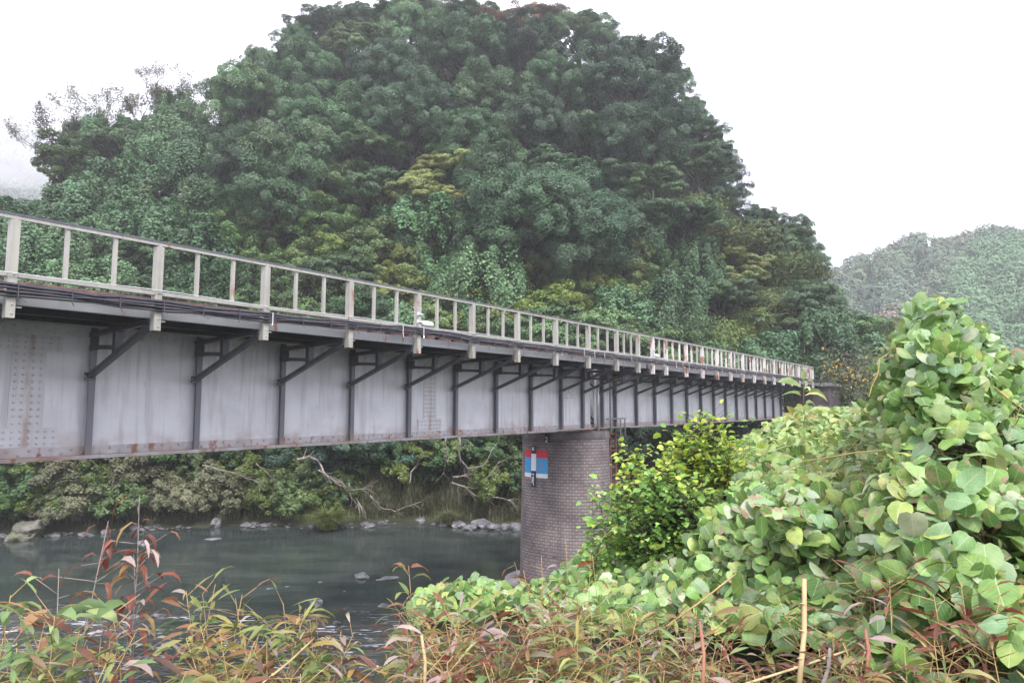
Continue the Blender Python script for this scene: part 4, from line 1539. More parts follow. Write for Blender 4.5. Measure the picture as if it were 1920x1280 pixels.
def branch(pix, dist, r0_, label, name='dead_branch', twigs=6, seed=1, mat='dead_wood', group=None):
    """bare branch through picture points at about the given distance, with side twigs"""
    rnd = random.Random(seed)
    pts = [Vector(at_d(x, y, dist + (i % 3) * 0.35)) for i, (x, y) in enumerate(pix)]
    dense = []
    for i in range(len(pts) - 1):
        for t in (0, 0.34, 0.67):
            dense.append(pts[i].lerp(pts[i + 1], t) + Vector((rnd.uniform(-1, 1), rnd.uniform(-1, 1), rnd.uniform(-1, 1))) * 0.04)
    dense.append(pts[-1])
    m = MB()
    m.tube(dense, list(np.linspace(r0_, r0_ * 0.3, len(dense))), 6)
    for k in range(twigs):
        i = rnd.randrange(1, len(dense))
        p = dense[i]
        d = (dense[i] - dense[i - 1]).normalized()
        q = [p]
        for s in range(4):
            d = (d + Vector((rnd.uniform(-.5, .5), rnd.uniform(-.4, .4), rnd.uniform(-.5, .4)))).normalized()
            q.append(q[-1] + d * rnd.uniform(0.12, 0.3))
        m.tube(q, list(np.linspace(r0_ * 0.4, r0_ * 0.12, 5)), 4)
    o = m.build(name, M[mat])
    tag(o, label, 'branch', group)
    return o


branch([(558, 862), (580, 855), (598, 866), (612, 890), (640, 905), (668, 935), (676, 950)], 34.5, 0.075, 'pale forked dead branch sagging down the bank below the span middle', twigs=16, seed=1)
branch([(596, 880), (625, 900), (650, 918), (690, 916)], 34.2, 0.05, 'short grey dead branch crossing the forked one', twigs=9, seed=2)
branch([(655, 905), (658, 930), (660, 955)], 33.8, 0.035, 'whitish broken stick hanging upright above the water', twigs=3, seed=3)
branch([(695, 928), (712, 950), (740, 958), (790, 940)], 34.0, 0.04, 'thin curved dead branch lying low on the bank', twigs=8, seed=4)
branch([(861, 820), (862, 860), (878, 878), (905, 872), (920, 850)], 33.2, 0.055, 'pale hooked branch hanging down under the girder next to the pier', twigs=12, seed=5)
branch([(835, 820), (838, 850), (832, 885)], 33.6, 0.04, 'straight pale hanging root left of the hooked branch', twigs=3, seed=6)
branch([(848, 905), (870, 910), (890, 930), (930, 932), (965, 938)], 33.4, 0.06, 'wavy pale branch stretching low towards the pier', twigs=9, seed=7)
branch([(850, 893), (875, 892), (892, 910), (918, 892), (932, 870)], 33.6, 0.045, 'looping grey branch above the wavy pale one', twigs=9, seed=8)
branch([(768, 905), (770, 885), (782, 870), (790, 855)], 34.4, 0.035, 'small crooked grey branch on the shaded bank', twigs=4, seed=9)
branch([(380, 872), (430, 885), (475, 900), (490, 905)], 34.6, 0.03, 'thin drooping bare branch on the left part of the far bank', twigs=10, seed=10)
branch([(480, 870), (500, 885), (520, 905)], 34.6, 0.03, 'short bundle of bare brown twigs among the bushes', twigs=12, seed=11)
branch([(885, 815), (920, 860), (950, 905), (985, 960)], 36.0, 0.30, 'thick dark leaning trunk sloping down behind the pier', name='fallen_trunk', twigs=2, seed=12, mat='bark')
branch([(1215, 850), (1250, 858), (1290, 880), (1330, 890)], 38.0, 0.04, 'thin bare branch in the dark below the second span', twigs=6, seed=13)
"""FRONT"""

# ------------------------------------------------------------------ distant hills
def far_hill(name, sky, r_foot, r_ridge, label, tree_label, n_trees, tree_r, pal, seed, green_patch=None):
    ss = sorted((az_el(x, y)[0], math.tan(az_el(x, y)[1])) for x, y in sky)
    A_ = np.array([s[0] for s in ss]); T_ = np.array([s[1] for s in ss])
    az = np.linspace(A_[0], A_[-1], 70)
    q = np.linspace(0, 1.6, 34)
    def h(a, q_):
        ztop = CAMZ + np.interp(a, A_, T_) * r_ridge - tree_r * 1.2
        s = np.where(q_ < 1, 1.0 + (ztop - 1.0) * np.clip(q_, 0, 1) ** 1.15, ztop - (q_ - 1) * ztop * 0.9)
        return s + 0.02 * ztop * np.sin(a * 90 + q_ * 9)
    A, Q = np.meshgrid(az, q, indexing='ij')
    R = r_foot + (r_ridge - r_foot) * Q
    V = np.stack([np.sin(A) * R, np.cos(A) * R, h(A, Q)], -1).reshape(-1, 3)
    nq = len(q)
    i = np.arange(len(az) - 1)[:, None] * nq + np.arange(nq - 1)[None]
    Fq = np.stack([i, i + nq, i + nq + 1, i + 1], -1).reshape(-1, 4)
    tag(np_obj(name, np_mesh(name, V, Fq, M['far_soil'], smooth=True)), label, 'hill', kind='structure')
    # the wood on it
    rng = np.random.default_rng(seed)
    a = rng.uniform(A_[0], A_[-1], n_trees); qq = rng.uniform(0.0, 1.02, n_trees)
    r = r_foot + (r_ridge - r_foot) * qq
    C = np.stack([np.sin(a) * r, np.cos(a) * r, h(a, qq) + tree_r * 0.35], 1)
    tr = tree_r * rng.uniform(0.6, 1.25, n_trees)
    tc = pick_cols(rng, n_trees, *pal, jitter=0.13)
    if green_patch:
        for k in range(n_trees):
            x, y = px_of(C[k])
            if green_patch(x, y):
                tc[k] = np.array([0.10, 0.195, 0.085]) * rng.uniform(0.85, 1.2)
                C[k, 2] += tree_r * 0.3
    per = 700
    ti = np.repeat(np.arange(n_trees), per)
    n = len(ti)
    d = sphere_dirs(rng, n, 0.45)
    # lumpy crowns
    lump = 1 + 0.25 * np.sin(d[:, 0] * 7 + ti) * np.sin(d[:, 1] * 6 + ti * 1.7)
    P = C[ti] + d * (tr[ti] * lump * rng.uniform(0.75, 1.0, n))[:, None] * np.array([1, 1, 0.9])
    V, Fq = diamonds(P, d + np.array([0, 0, 0.3]), tree_r * 0.15, 0.75, rng, 0.3, 0.15)
    c = tc[ti] * rng.uniform(0.88, 1.14, (n, 1))
    o = np_obj('far_wood', np_mesh('far_wood', V, Fq, M['leaf'], np.repeat(c, 4, 0)))
    tag(o, tree_label, 'wood', kind='stuff')


WOODP = ([(0.085, 0.145, 0.08), (0.11, 0.145, 0.075), (0.15, 0.125, 0.085), (0.07, 0.12, 0.075), (0.26, 0.19, 0.15)], (5, 2.4, 0.5, 4, 0.12))
far_hill('distant_hill', [(1440, 535), (1480, 520), (1545, 497), (1600, 478), (1650, 450), (1690, 440), (1740, 440), (1790, 432), (1850, 425), (1920, 417), (2100, 390), (2200, 385)],
         120, 190, 'hazy wooded hill in the distance at the right', 'distant wood of mixed greens covering the right hand hill', 1000, 3.3, WOODP, 51,
         green_patch=lambda x, y: x > 1790 and y > 455 + (1920 - x) * 0.25)
far_hill('misty_hill', [(-700, 120), (-300, 150), (-120, 196), (0, 222), (60, 214), (130, 235), (220, 300), (330, 400)],
         330, 470, 'pale hill fading into mist behind the left of the wooded hill', 'faint wood on the misty left hill', 420, 8.0, WOODP, 52)


# ------------------------------------------------------------------ foreground plants
def kudzu_template():
    ts = [0.0, 0.10, 0.32, 0.58, 0.82, 1.0]
    hw = [0.16, 0.40, 0.50, 0.44, 0.25, 0.03]
    rows = []
    for t, w in zip(ts, hw):
        for sx in (-1.0, -0.55, 0.0, 0.55, 1.0):
            back = 0.07 * abs(sx) if t < 0.15 else 0.0
            rows.append((sx * w, t - 0.05 - back, abs(sx), t))
    Fq = []
    for i in range(len(ts) - 1):
        for j in range(4):
            Fq.append((i * 5 + j, i * 5 + j + 1, (i + 1) * 5 + j + 1, (i + 1) * 5 + j))
    return np.array(rows), np.array(Fq)


KT, KF = kudzu_template()


def kudzu_mat():
    """broad leaf: paler veins, insect damage and dry brown patches on some leaves"""
    m, N, L, out = new_mat('kudzu_leaf')
    def attr(n):
        a = N.new("ShaderNodeAttribute"); a.attribute_name = n
        return a
    def mt(op, a, b=None, c=None):
        x = N.new("ShaderNodeMath"); x.operation = op
        for i, v in enumerate((a, b, c)):
            if v is None: continue
            if hasattr(v, 'links'): L.new(v, x.inputs[i])
            else: x.inputs[i].default_value = v
        return x.outputs[0]
    def rng_(val, a, b, lo=0.0, hi=1.0):
        r = N.new("ShaderNodeMapRange"); r.interpolation_type = 'SMOOTHSTEP'
        L.new(val, r.inputs[0])
        for i, v in enumerate((a, b, lo, hi)): r.inputs[i + 1].default_value = v
        return r.outputs[0]
    def mix(f, a, b):
        x = N.new("ShaderNodeMix"); x.data_type = 'RGBA'; L.new(f, x.inputs[0])
        for s, v in ((6, a), (7, b)):
            if hasattr(v, 'links'): L.new(v, x.inputs[s])
            else: x.inputs[s].default_value = (*v, 1)
        return x.outputs[2]
    u, v, i_, dry = (attr(n).outputs['Fac'] for n in ('leaf_u', 'leaf_v', 'leaf_id', 'leaf_dry'))
    col = attr('Col').outputs['Color']
    au = mt('ABSOLUTE', mt('SUBTRACT', u, 0.5))
    mid = rng_(au, 0.028, 0.008)
    ph = mt('PINGPONG', mt('SUBTRACT', mt('MULTIPLY', v, 6.0), mt('MULTIPLY', au, 5.0)), 0.5)
    lat = mt('MULTIPLY', rng_(ph, 0.075, 0.02), 0.6)
    vein = mt('MAXIMUM', mid, lat)
    cv = N.new("ShaderNodeCombineXYZ"); L.new(u, cv.inputs[0]); L.new(v, cv.inputs[1]); L.new(mt('MULTIPLY', i_, 40.0), cv.inputs[2])
    n1 = N.new("ShaderNodeTexNoise"); n1.inputs['Scale'].default_value = 2.6; n1.inputs['Detail'].default_value = 5; L.new(cv.outputs[0], n1.inputs['Vector'])
    n2 = N.new("ShaderNodeTexNoise"); n2.inputs['Scale'].default_value = 9.0; n2.inputs['Detail'].default_value = 4; L.new(cv.outputs[0], n2.inputs['Vector'])
    mul = N.new("ShaderNodeMix"); mul.data_type = 'RGBA'; mul.blend_type = 'MULTIPLY'; mul.inputs[0].default_value = 1
    sh = ramp(N, [(0.3, (0.72, 0.80, 0.72)), (0.7, (1.18, 1.12, 1.15))]); L.new(n1.outputs['Fac'], sh.inputs[0])
    L.new(col, mul.inputs[6]); L.new(sh.outputs[0], mul.inputs[7])
    c = mix(mt('MULTIPLY', vein, 0.45), mul.outputs[2], (0.52, 0.58, 0.34))
    edge = mt('ADD', mt('MULTIPLY', au, 0.35), mt('MULTIPLY', mt('ABSOLUTE', mt('SUBTRACT', v, 0.45)), 0.25))
    d = mt('ADD', mt('ADD', n1.outputs['Fac'], edge), mt('MULTIPLY', dry, 0.22))
    c = mix(mt('MULTIPLY', rng_(d, 0.84, 0.92), mt('GREATER_THAN', dry, 0.05)), c, (0.31, 0.22, 0.13))
    c = mix(mt('MULTIPLY', rng_(n2.outputs['Fac'], 0.66, 0.72), mt('GREATER_THAN', dry, 0.05)), c, (0.20, 0.12, 0.08))
    p = N.new("ShaderNodeBsdfPrincipled"); p.inputs['Roughness'].default_value = 0.42; p.inputs['Specular IOR Level'].default_value = 0.45
    b = N.new("ShaderNodeBump"); b.inputs['Strength'].default_value = 0.35; b.inputs['Distance'].default_value = 0.004
    L.new(mt('SUBTRACT', n1.outputs['Fac'], vein), b.inputs['Height']); L.new(b.outputs[0], p.inputs['Normal'])
    t = N.new("ShaderNodeBsdfTranslucent")
    ms = N.new("ShaderNodeMixShader"); ms.inputs[0].default_value = 0.28
    L.new(c, p.inputs['Base Color']); L.new(c, t.inputs['Color'])
    L.new(p.outputs[0], ms.inputs[1]); L.new(t.outputs[0], ms.inputs[2]); L.new(ms.outputs[0], out.inputs['Surface'])
    return m


M['kudzu_leaf'] = kudzu_mat()


def kudzu_leaves(P, Nn, size, rng, cols, blemish):
    """broad rounded leaves with a raised midrib, drooping edges and, on some, dry brown patches"""
    n = len(P)
    Nn = unit(Nn)
    t = rng.normal(0, 1, (n, 3)); t[:, 2] -= 0.9
    t = unit(t - Nn * np.sum(t * Nn, 1, keepdims=True))
    b = np.cross(t, Nn)
    l = size * rng.uniform(0.55, 1.25, n)
    u = KT[:, 0][None] * rng.uniform(0.68, 1.08, (n, 1)); v = KT[:, 1][None] - 0.4; ax = KT[:, 2][None]; tt = KT[:, 3][None]
    fold = rng.uniform(-0.1, 0.22, (n, 1)); curl = rng.uniform(-0.15, 0.5, (n, 1))
    wav = rng.uniform(0, 6.28, (n, 1))
    w = -fold * (KT[:, 0][None] ** 2) * 2.0 - curl * (tt - 0.3) ** 2 + 0.03 * np.sin(tt * 9 + wav + KT[:, 0][None] * 5) * ax
    V = P[:, None, :] + l[:, None, None] * (u[..., None] * b[:, None] + v[..., None] * t[:, None] + w[..., None] * Nn[:, None])
    m = KT.shape[0]
    Fq = (np.arange(n)[:, None, None] * m + KF[None]).reshape(-1, 4)
    c = np.repeat(cols[:, None, :], m, 1)
    uvx = np.stack([np.repeat((KT[:, 0] + 0.5)[None], n, 0) * 0.98 + 0.01, np.repeat(KT[:, 3][None], n, 0)], -1)
    idn = rng.random(n)
    bl = (rng.random(n) < blemish) * rng.uniform(0.3, 1.0, n)
    return V.reshape(-1, 3), Fq, c.reshape(-1, 3), uvx.reshape(-1, 2), np.repeat(idn, m), np.repeat(bl, m)


# picture outline of the near thicket: crest line, its distance, and distance at the foot of the picture
CREST = [(690, 1262), (740, 1160), (790, 1118), (850, 1092), (905, 1088), (960, 1112), (1010, 1092), (1060, 1072), (1110, 1020), (1180, 990), (1240, 950), (1300, 905), (1345, 868), (1390, 832),
         (1440, 802), (1500, 772), (1560, 768), (1605, 772), (1640, 748), (1666, 700), (1690, 628), (1724, 582), (1770, 560), (1818, 606), (1868, 650), (1905, 676), (1960, 705), (2060, 720), (2200, 750), (2800, 800), (3600, 820), (5400, 900)]
CREST_D = [(690, 4.2), (850, 5.2), (1060, 6.0), (1180, 6.6), (1390, 7.2), (1500, 7.4), (1600, 6.6), (1660, 4.6), (1780, 4.1), (1900, 4.3), (2200, 4.2), (2800, 5.0), (5400, 8.0)]


def thicket_d(px, py):
    yc = lerp_tab(CREST, px)
    dc = lerp_tab(CREST_D, px)
    k = np.clip((1330 - py) / (1330 - yc), 0, 1.0)
    d = 2.5 + (dc - 2.5) * k ** 1.7
    # a nearer shoulder of vines in the middle of the right-hand mass
    sh = np.exp(-((px - 1500) / 190) ** 2) * np.exp(-((py - 975) / 95) ** 2)
    d = d - sh * np.maximum(d - 3.1, 0) * 0.75
    d = d + 0.10 * np.sin(px * 0.011 + py * 0.007) * np.sin(py * 0.013 - px * 0.004)
    return d, yc


def pts_at(px, py, d):
    r = FWD[None] + ((px - CX) / F_PX)[:, None] * RGT[None] + ((CY - py) / F_PX)[:, None] * UPV[None]
    return r * (d / np.hypot(r[:, 0], r[:, 1]))[:, None] + EYE[None]


def region_pts(rng, n, x0, x1, keep, depth=0.55, ymax=1345, holes=0.0):
    px = rng.uniform(x0, x1, n)
    yc = lerp_tab(CREST, px)
    py = yc + (ymax - yc) * rng.random(n)
    d, _ = thicket_d(px, py)
    w = (d / 3.4) ** 2
    k = (rng.random(n) < np.clip(w * 0.16, 0.02, 1) * (ymax - yc) / 700) & keep(px, py)
    hole = np.sin(px * 0.019 + np.sin(py * 0.023) * 1.7 + 0.6) * np.sin(py * 0.026 + np.sin(px * 0.017) * 1.5)
    k &= (hole > -0.62 + holes * 0.45) | (rng.random(n) < 0.22)
    px, py, d = px[k], py[k], d[k]
    dd = d + np.abs(rng.normal(0, depth, len(d))) - 0.12
    P = pts_at(px, py, dd)
    return P, px, py


# ---- earth mound that carries the thicket
gx = np.concatenate([np.linspace(700, 2300, 48), np.linspace(2380, 5200, 12)])
ks = np.linspace(0, 1, 30)
GX, K = np.meshgrid(gx, ks, indexing='ij')
YC = lerp_tab(CREST, GX)
PYg = 1420 + (YC + 26 - 1420) * K
dg, _ = thicket_d(GX, PYg)
Pm = pts_at(GX.ravel(), PYg.ravel(), dg.ravel() + 0.75)
back = pts_at(GX[:, -1], PYg[:, -1], dg[:, -1] + 1.6)
back2 = back.copy()
far_ = np.hypot(back2[:, 0], back2[:, 1])
back2[:, :2] *= ((far_ + 5.0) / far_)[:, None]
back2[:, 2] = np.minimum(back2[:, 2] - 2.5, terrain(np.arctan2(back2[:, 0], back2[:, 1]), far_ + 5.0) - 0.3)
V = np.concatenate([Pm.reshape(60, 30, 3), (back - np.array([0, 0, 0.25]))[:, None], back2[:, None]], 1)
nk = 32
i = np.arange(59)[:, None] * nk + np.arange(nk - 1)[None]
Fq = np.stack([i, i + nk, i + nk + 1, i + 1], -1).reshape(-1, 4)
tag(np_obj('embankment', np_mesh('embankment', V.reshape(-1, 3), Fq, M['soil'], smooth=True)), 'dark overgrown earth mound under the climbing vines', 'embankment', kind='structure')

KCOL = ([(0.19, 0.32, 0.075), (0.25, 0.37, 0.13), (0.105, 0.205, 0.05), (0.31, 0.38, 0.10), (0.22, 0.34, 0.17), (0.38, 0.44, 0.28)], (4, 3, 3, 2, 2, 0.7))
VIEWN = np.array([-0.25, -0.75, 0.0])


def kudzu(name_label, seed, n, x0, x1, keep, size=0.118, blemish=0.22, pal=KCOL, depth=0.45, stems=12, holes=0.0, dens=1.0):
    root = empty('kudzu_vine', (0, 0, 4.3))
    rng = np.random.default_rng(seed)
    P, px, py = region_pts(rng, int(n * dens), x0, x1, keep, depth, holes=holes)
    if len(P) == 0: return root
    c0 = P.mean(0); c0[2] = 4.3
    root.location = tuple(c0)
    k = len(P)
    # three leaflets to a stalk
    P = np.repeat(P, 3, 0)
    k = len(P)
    ang = np.tile([0.0, 2.1, 4.2], k // 3) + np.repeat(rng.uniform(0, 6.28, k // 3), 3)
    rad = size * 0.62 * rng.uniform(0.7, 1.2, k)
    P = P + np.stack([np.cos(ang) * rad, np.sin(ang) * rad * 0.7, np.sin(ang) * rad * 0.6], 1) + rng.normal(0, 0.015, (k, 3))
    Nn = np.repeat(rng.normal(0, 0.3, (k // 3, 3)), 3, 0) + VIEWN * rng.uniform(0.1, 1.3, (k, 1)) + np.array([0, 0, 1]) * rng.uniform(0.1, 1.0, (k, 1)) + rng.normal(0, 0.42, (k, 3))
    c = pick_cols(rng, k, *pal)
    V, Fq, cc, uvx, idn, bl = kudzu_leaves(P - c0, Nn, size, rng, c, blemish)
    me = np_mesh('leaves', V, Fq, M['kudzu_leaf'], cc, smooth=True)
    for an, av in (('leaf_u', uvx[:, 0]), ('leaf_v', uvx[:, 1]), ('leaf_id', idn), ('leaf_dry', bl)):
        at = me.attributes.new(an, 'FLOAT', 'POINT')
        at.data.foreach_set('value', np.ascontiguousarray(av, np.float32))
    np_obj('leaves', me, root)
    rnd = random.Random(seed)
    for s in range(stems):
        m = MB()
        j = rnd.randrange(k)
        p = Vector(P[j] - c0)
        pts = [p]
        d = Vector((rnd.uniform(-1, 1), rnd.uniform(-.5, .5), rnd.uniform(-.6, .05))).normalized()
        for q in range(6):
            d = (d + Vector((rnd.uniform(-.4, .4), rnd.uniform(-.4, .4), rnd.uniform(-.45, .2)))).normalized()
            pts.append(pts[-1] + d * 0.11)
        m.tube(pts, list(np.linspace(0.0035, 0.002, 7)), 5)
        m.build('vine_stem', M['stem'], root)
    tag(root, name_label, 'vine')
    return root


low = lambda px: 1100 + 60 * np.sin(px * 0.013)
kudzu('tall mound of kudzu leaves rising above the thicket towards the right frame edge', 61, 17000, 1640, 2080, lambda x, y: (y < 800 + (x - 1640) * 0.15) & ~((x > 1745) & (y > 745) & (y < 900) & (np.sin(x * 0.9) > -0.3)), 0.074, 0.15, depth=0.3, holes=0.2)
kudzu('broad bank of small kudzu leaves along the crest below the far bridge end', 62, 32000, 1290, 1700, lambda x, y: (y < 905 + (x - 1300) * 0.05), 0.072, 0.2,
      ([(0.25, 0.345, 0.09), (0.31, 0.40, 0.145), (0.145, 0.245, 0.06), (0.36, 0.39, 0.12)], (4, 3, 3, 2)), depth=0.45, holes=0.3)
kudzu('large rounded kudzu leaves with brown spots hanging in the middle of the right thicket', 63, 17000, 1290, 1740, lambda x, y: (y > 870) & (y < 1195 - abs(x - 1500) * 0.12), 0.084, 0.5, depth=0.36, holes=0.75)
kudzu('kudzu leaves spreading low in front of the brick pier', 64, 24000, 780, 1330, lambda x, y: (y < 1150 + (x - 800) * 0.06) & (np.random.default_rng(1).random(len(x)) < 0.85), 0.078, 0.3, depth=0.35, holes=0.5)
kudzu('kudzu leaves filling the bottom right corner beside dry stalks', 65, 15000, 1600, 2080, lambda x, y: (y > 790 + (x - 1640) * 0.12) & ~((x > 1745) & (y < 900) & (np.sin(x * 0.9) > -0.3)) & ((y < 960) | (np.sin(x * 0.021 + 1) * np.sin(y * 0.024) > -0.05)), 0.084, 0.5, depth=0.4, holes=1.0)


# vines running on over the back and the right flank of the mound, seen when one steps aside
def kudzu_flank(label, seed, n, x0, x1, k0, k1):
    rng = np.random.default_rng(seed)
    px = rng.uniform(x0, x1, n)
    yc = lerp_tab(CREST, px)
    if k0 is None:                    # front face
        py = yc + (1345 - yc) * rng.random(n)
        d, _ = thicket_d(px, py)
        P = pts_at(px, py, d + np.abs(rng.normal(0, 0.35, n)))
    else:                             # down the back slope
        t = rng.random(n)
        d, _ = thicket_d(px, yc + 26)
        a = pts_at(px, yc + 26, d + 1.2)
        f = np.hypot(a[:, 0], a[:, 1])
        b = a.copy(); b[:, :2] *= ((f + 5.0) / f)[:, None]
        b[:, 2] = np.minimum(a[:, 2] - 2.5, terrain(np.arctan2(b[:, 0], b[:, 1]), f + 5.0))
        P = a + (b - a) * t[:, None] + np.array([0, 0, 0.12]) * rng.random((n, 1))
    c0 = P.mean(0)
    Nn = np.array([0, 0, 1.0]) + rng.normal(0, 0.5, (n, 3))
    V, Fq, cc, uvx, idn, bl = kudzu_leaves(P - c0, Nn, 0.11, rng, pick_cols(rng, n, *KCOL), 0.25)
    me = np_mesh('leaves', V, Fq, M['kudzu_leaf'], cc, smooth=True)
    for an, av in (('leaf_u', uvx[:, 0]), ('leaf_v', uvx[:, 1]), ('leaf_id', idn), ('leaf_dry', bl)):
        at = me.attributes.new(an, 'FLOAT', 'POINT')
        at.data.foreach_set('value', np.ascontiguousarray(av, np.float32))
    root = empty('kudzu_vine', tuple(c0))
    np_obj('leaves', me, root)
    tag(root, label, 'vine')


kudzu_flank('kudzu leaves trailing over the hidden back of the earth mound', 66, 9000, 1250, 4800, 0, 1)
kudzu_flank('kudzu leaves running on along the bank past the right frame edge', 67, 9000, 2040, 4800, None, None)
rng = np.random.default_rng(68)
n = 30000
a = rng.uniform(D(14), D(80), n); r = rng.uniform(5.5, 42, n)
P = np.stack([np.sin(a) * r, np.cos(a) * r, terrain(a, r) - 0.05], 1)
V, Fq = blades(P, 0.9, 0.045, rng, 0.6)
c = pick_cols(rng, n, [(0.10, 0.14, 0.05), (0.15, 0.16, 0.07), (0.07, 0.10, 0.04)], (4, 2, 3))
tag(np_obj('meadow_grass', np_mesh('meadow_grass', V, Fq, M['leaf'], np.repeat(c, 8, 0))), 'rough green grass on the low ground behind the vine covered mound', 'grass', kind='stuff')


# ---- slender leaved weeds: each clump is a plant with stems and drooping lance leaves
LT = np.array([(0.0, 0.0), (0.22, 0.8), (0.5, 1.0), (0.78, 0.62), (1.0, 0.03)])


def lance_leaves(P, dirv, size, width, rng, cols, droop=0.5, roll=0.35):
    n = len(P)
    d = unit(dirv)
    side = unit(np.cross(d, np.array([0, 0, 1.0])) + rng.normal(0, roll, (n, 3)))
    l = size * 1.12 * rng.uniform(0.5, 1.3, n)
    dr = droop * rng.uniform(0.1, 1.4, n)
    Vs = []
    cur = P.copy()
    dd = d.copy()
    prev = 0
    tw = rng.normal(0, 0.8, n)
    wv = rng.uniform(0.55, 1.3, n)
    for t, w in LT:
        cur = cur + dd * (l * (t - prev))[:, None]
        dd = dd.copy(); dd[:, 2] -= dr * (t - prev) * 2.2
        dd = unit(dd); prev = t
        s2 = unit(side + np.cross(dd, side) * (tw * t)[:, None])
        up = np.cross(s2, dd)
        hw = (l * width * 1.3 * w * 0.5 * wv)[:, None]
        Vs += [cur - s2 * hw + up * hw * 0.35, cur, cur + s2 * hw + up * hw * 0.35]
    V = np.stack(Vs, 1).reshape(-1, 3)
    m = 15
    base = np.arange(n)[:, None] * m
    Fs = []
    for i in range(4):
        for j in range(2):
            a = i * 3 + j
            Fs.append(base + np.array([[a, a + 1, a + 4, a + 3]]))
    return V, np.concatenate(Fs, 0), np.repeat(cols, m, 0)


WEED_A = ([(0.22, 0.14, 0.07), (0.28, 0.25, 0.09), (0.17, 0.075, 0.045), (0.16, 0.22, 0.07), (0.34, 0.27, 0.21), (0.11, 0.06, 0.04), (0.10, 0.15, 0.05)], (3, 2.4, 1.8, 4, 2.4, 1.5, 2.5))
WEED_R = ([(0.20, 0.065, 0.035), (0.25, 0.10, 0.065), (0.36, 0.27, 0.25), (0.15, 0.045, 0.03), (0.26, 0.16, 0.06)], (4, 3, 2.2, 2, 1))
WEED_G = ([(0.19, 0.27, 0.10), (0.26, 0.33, 0.11), (0.13, 0.21, 0.08), (0.36, 0.34, 0.10), (0.34, 0.18, 0.09)], (4, 3, 3, 1.5, 1))
WEED_Y = ([(0.28, 0.27, 0.08), (0.20, 0.24, 0.07), (0.32, 0.22, 0.07), (0.14, 0.19, 0.06), (0.24, 0.11, 0.055), (0.34, 0.28, 0.21)], (4, 4, 2, 3.5, 1.8, 1.4))


def weed(px, py_top, d, nstem, nleaf, pal, label, seed, spread=0.12, leaf=0.085, width=0.16, stem_mat='stem', lean=(0.0, 0.0), zb=None, droop=0.6, group=None, bush=False, name='autumn_weed', t0=0.22, out_=0.35):
    rng = np.random.default_rng(seed)
    top = np.array(at_d(px, py_top, d))
    base = top.copy()
    a = math.atan2(top[0], top[1])
    zg = float(terrain(a, d)) if zb is None else zb
    zg = min(zg, top[2] - 0.25)
    base[2] = zg - 0.05
    root = empty(name, tuple(base))
    m = MB()
    H = top[2] - base[2]
    Ps, Ds = [], []
    for s in range(nstem):
        f = rng.uniform(0.62, 1.0) if s else 1.0
        b0 = np.array([rng.normal(0, spread * 0.35), rng.normal(0, spread * 0.35), 0])
        tip = np.array([rng.normal(0, spread) + lean[0], rng.normal(0, spread) + lean[1], H * f]) if s else np.array([0, 0, H])
        tt = np.linspace(0, 1, 8)[:, None]
        c = b0 + (tip - b0) * tt + np.array([rng.normal(0, 0.05), rng.normal(0, 0.05), 0]) * np.sin(tt * 3.1) + rng.normal(0, 0.008, (8, 3)) * np.sin(tt * 3.1)
        c[:, :2] += (tip[:2] - b0[:2]) * 0.25 * (tt ** 3 - tt)
        m.tube([Vector(p) for p in c], list(np.linspace(0.0034, 0.0012, 8)), 5)
        k = int(nleaf * f * 1.5)
        lt = np.sort(rng.uniform(t0, 1.0, k))
        P = np.stack([np.interp(lt, tt[:, 0], c[:, j]) for j in range(3)], 1)
        az_ = np.cumsum(rng.uniform(1.8, 2.9, k))
        dirs = np.stack([np.cos(az_), np.sin(az_), rng.uniform(-0.1, 0.9, k)], 1)
        # short side twigs push leaves outwards
        off = rng.uniform(0, 1, (k, 1)) ** 1.5 * spread * out_ * 2
        q = P + unit(dirs) * off
        for j in range(k):
            if off[j] > 0.03:
                m.tube([Vector(P[j]), Vector(q[j])], [0.0018, 0.0012], 3)
        Ps.append(q); Ds.append(dirs)
    P = np.concatenate(Ps); Dv = np.concatenate(Ds)
    cols = pick_cols(rng, len(P), *pal)
    V, Fq, c = lance_leaves(P, Dv, leaf, width, rng, cols, droop)
    np_obj('leaves', np_mesh('leaves', V, Fq, M['near_leaf'], c, smooth=True), root)
    m.build('stem', M[stem_mat], root)
    tag(root, label, 'weed', group)
    return root


# left: the tall red one, its neighbours, and the yellow clump
weed(262, 930, 2.7, 3, 34, WEED_R, 'tall thin weed with curled rust red leaves rising over the river', 1, 0.11, 0.085, 0.15, 'dead_wood', droop=2.0, t0=0.35, out_=0.5)
weed(205, 975, 2.7, 3, 34, WEED_R, 'rust red weed with drooping leaves standing beside the tallest one', 2, 0.12, 0.085, 0.15, 'dead_wood', droop=2.0, t0=0.3, out_=0.5)
weed(110, 1065, 2.6, 3, 26, WEED_R, 'dry reddish weed leaning out over the water at the left', 3, 0.16, 0.08, 0.15, 'dead_wood', droop=1.8)
weed(205, 1130, 2.5, 4, 30, WEED_R, 'pinkish dry weed below the rust red ones', 4, 0.15, 0.08, 0.15, 'stem', droop=1.3)
weed(20, 1115, 2.4, 8, 40, WEED_G, 'green bushy weed in the bottom left corner', 5, 0.14, 0.09, 0.2)
weed(90, 1160, 2.3, 9, 40, WEED_G, 'green and red weed next to the bottom left corner', 6, 0.15, 0.09, 0.18)
weed(150, 1180, 2.3, 8, 40, WEED_A, 'mixed green and brown weed under the rust red weeds', 7, 0.11, 0.095, 0.17)
weed(205, 1235, 2.2, 7, 30, WEED_A, 'low brown weed at the bottom edge left of the yellow clump', 8, 0.12, 0.09, 0.16)
weed(405, 1095, 2.9, 5, 44, WEED_Y, 'tallest spire of the yellowing weed clump in front of the rapids', 9, 0.10, 0.095, 0.15, droop=0.5)
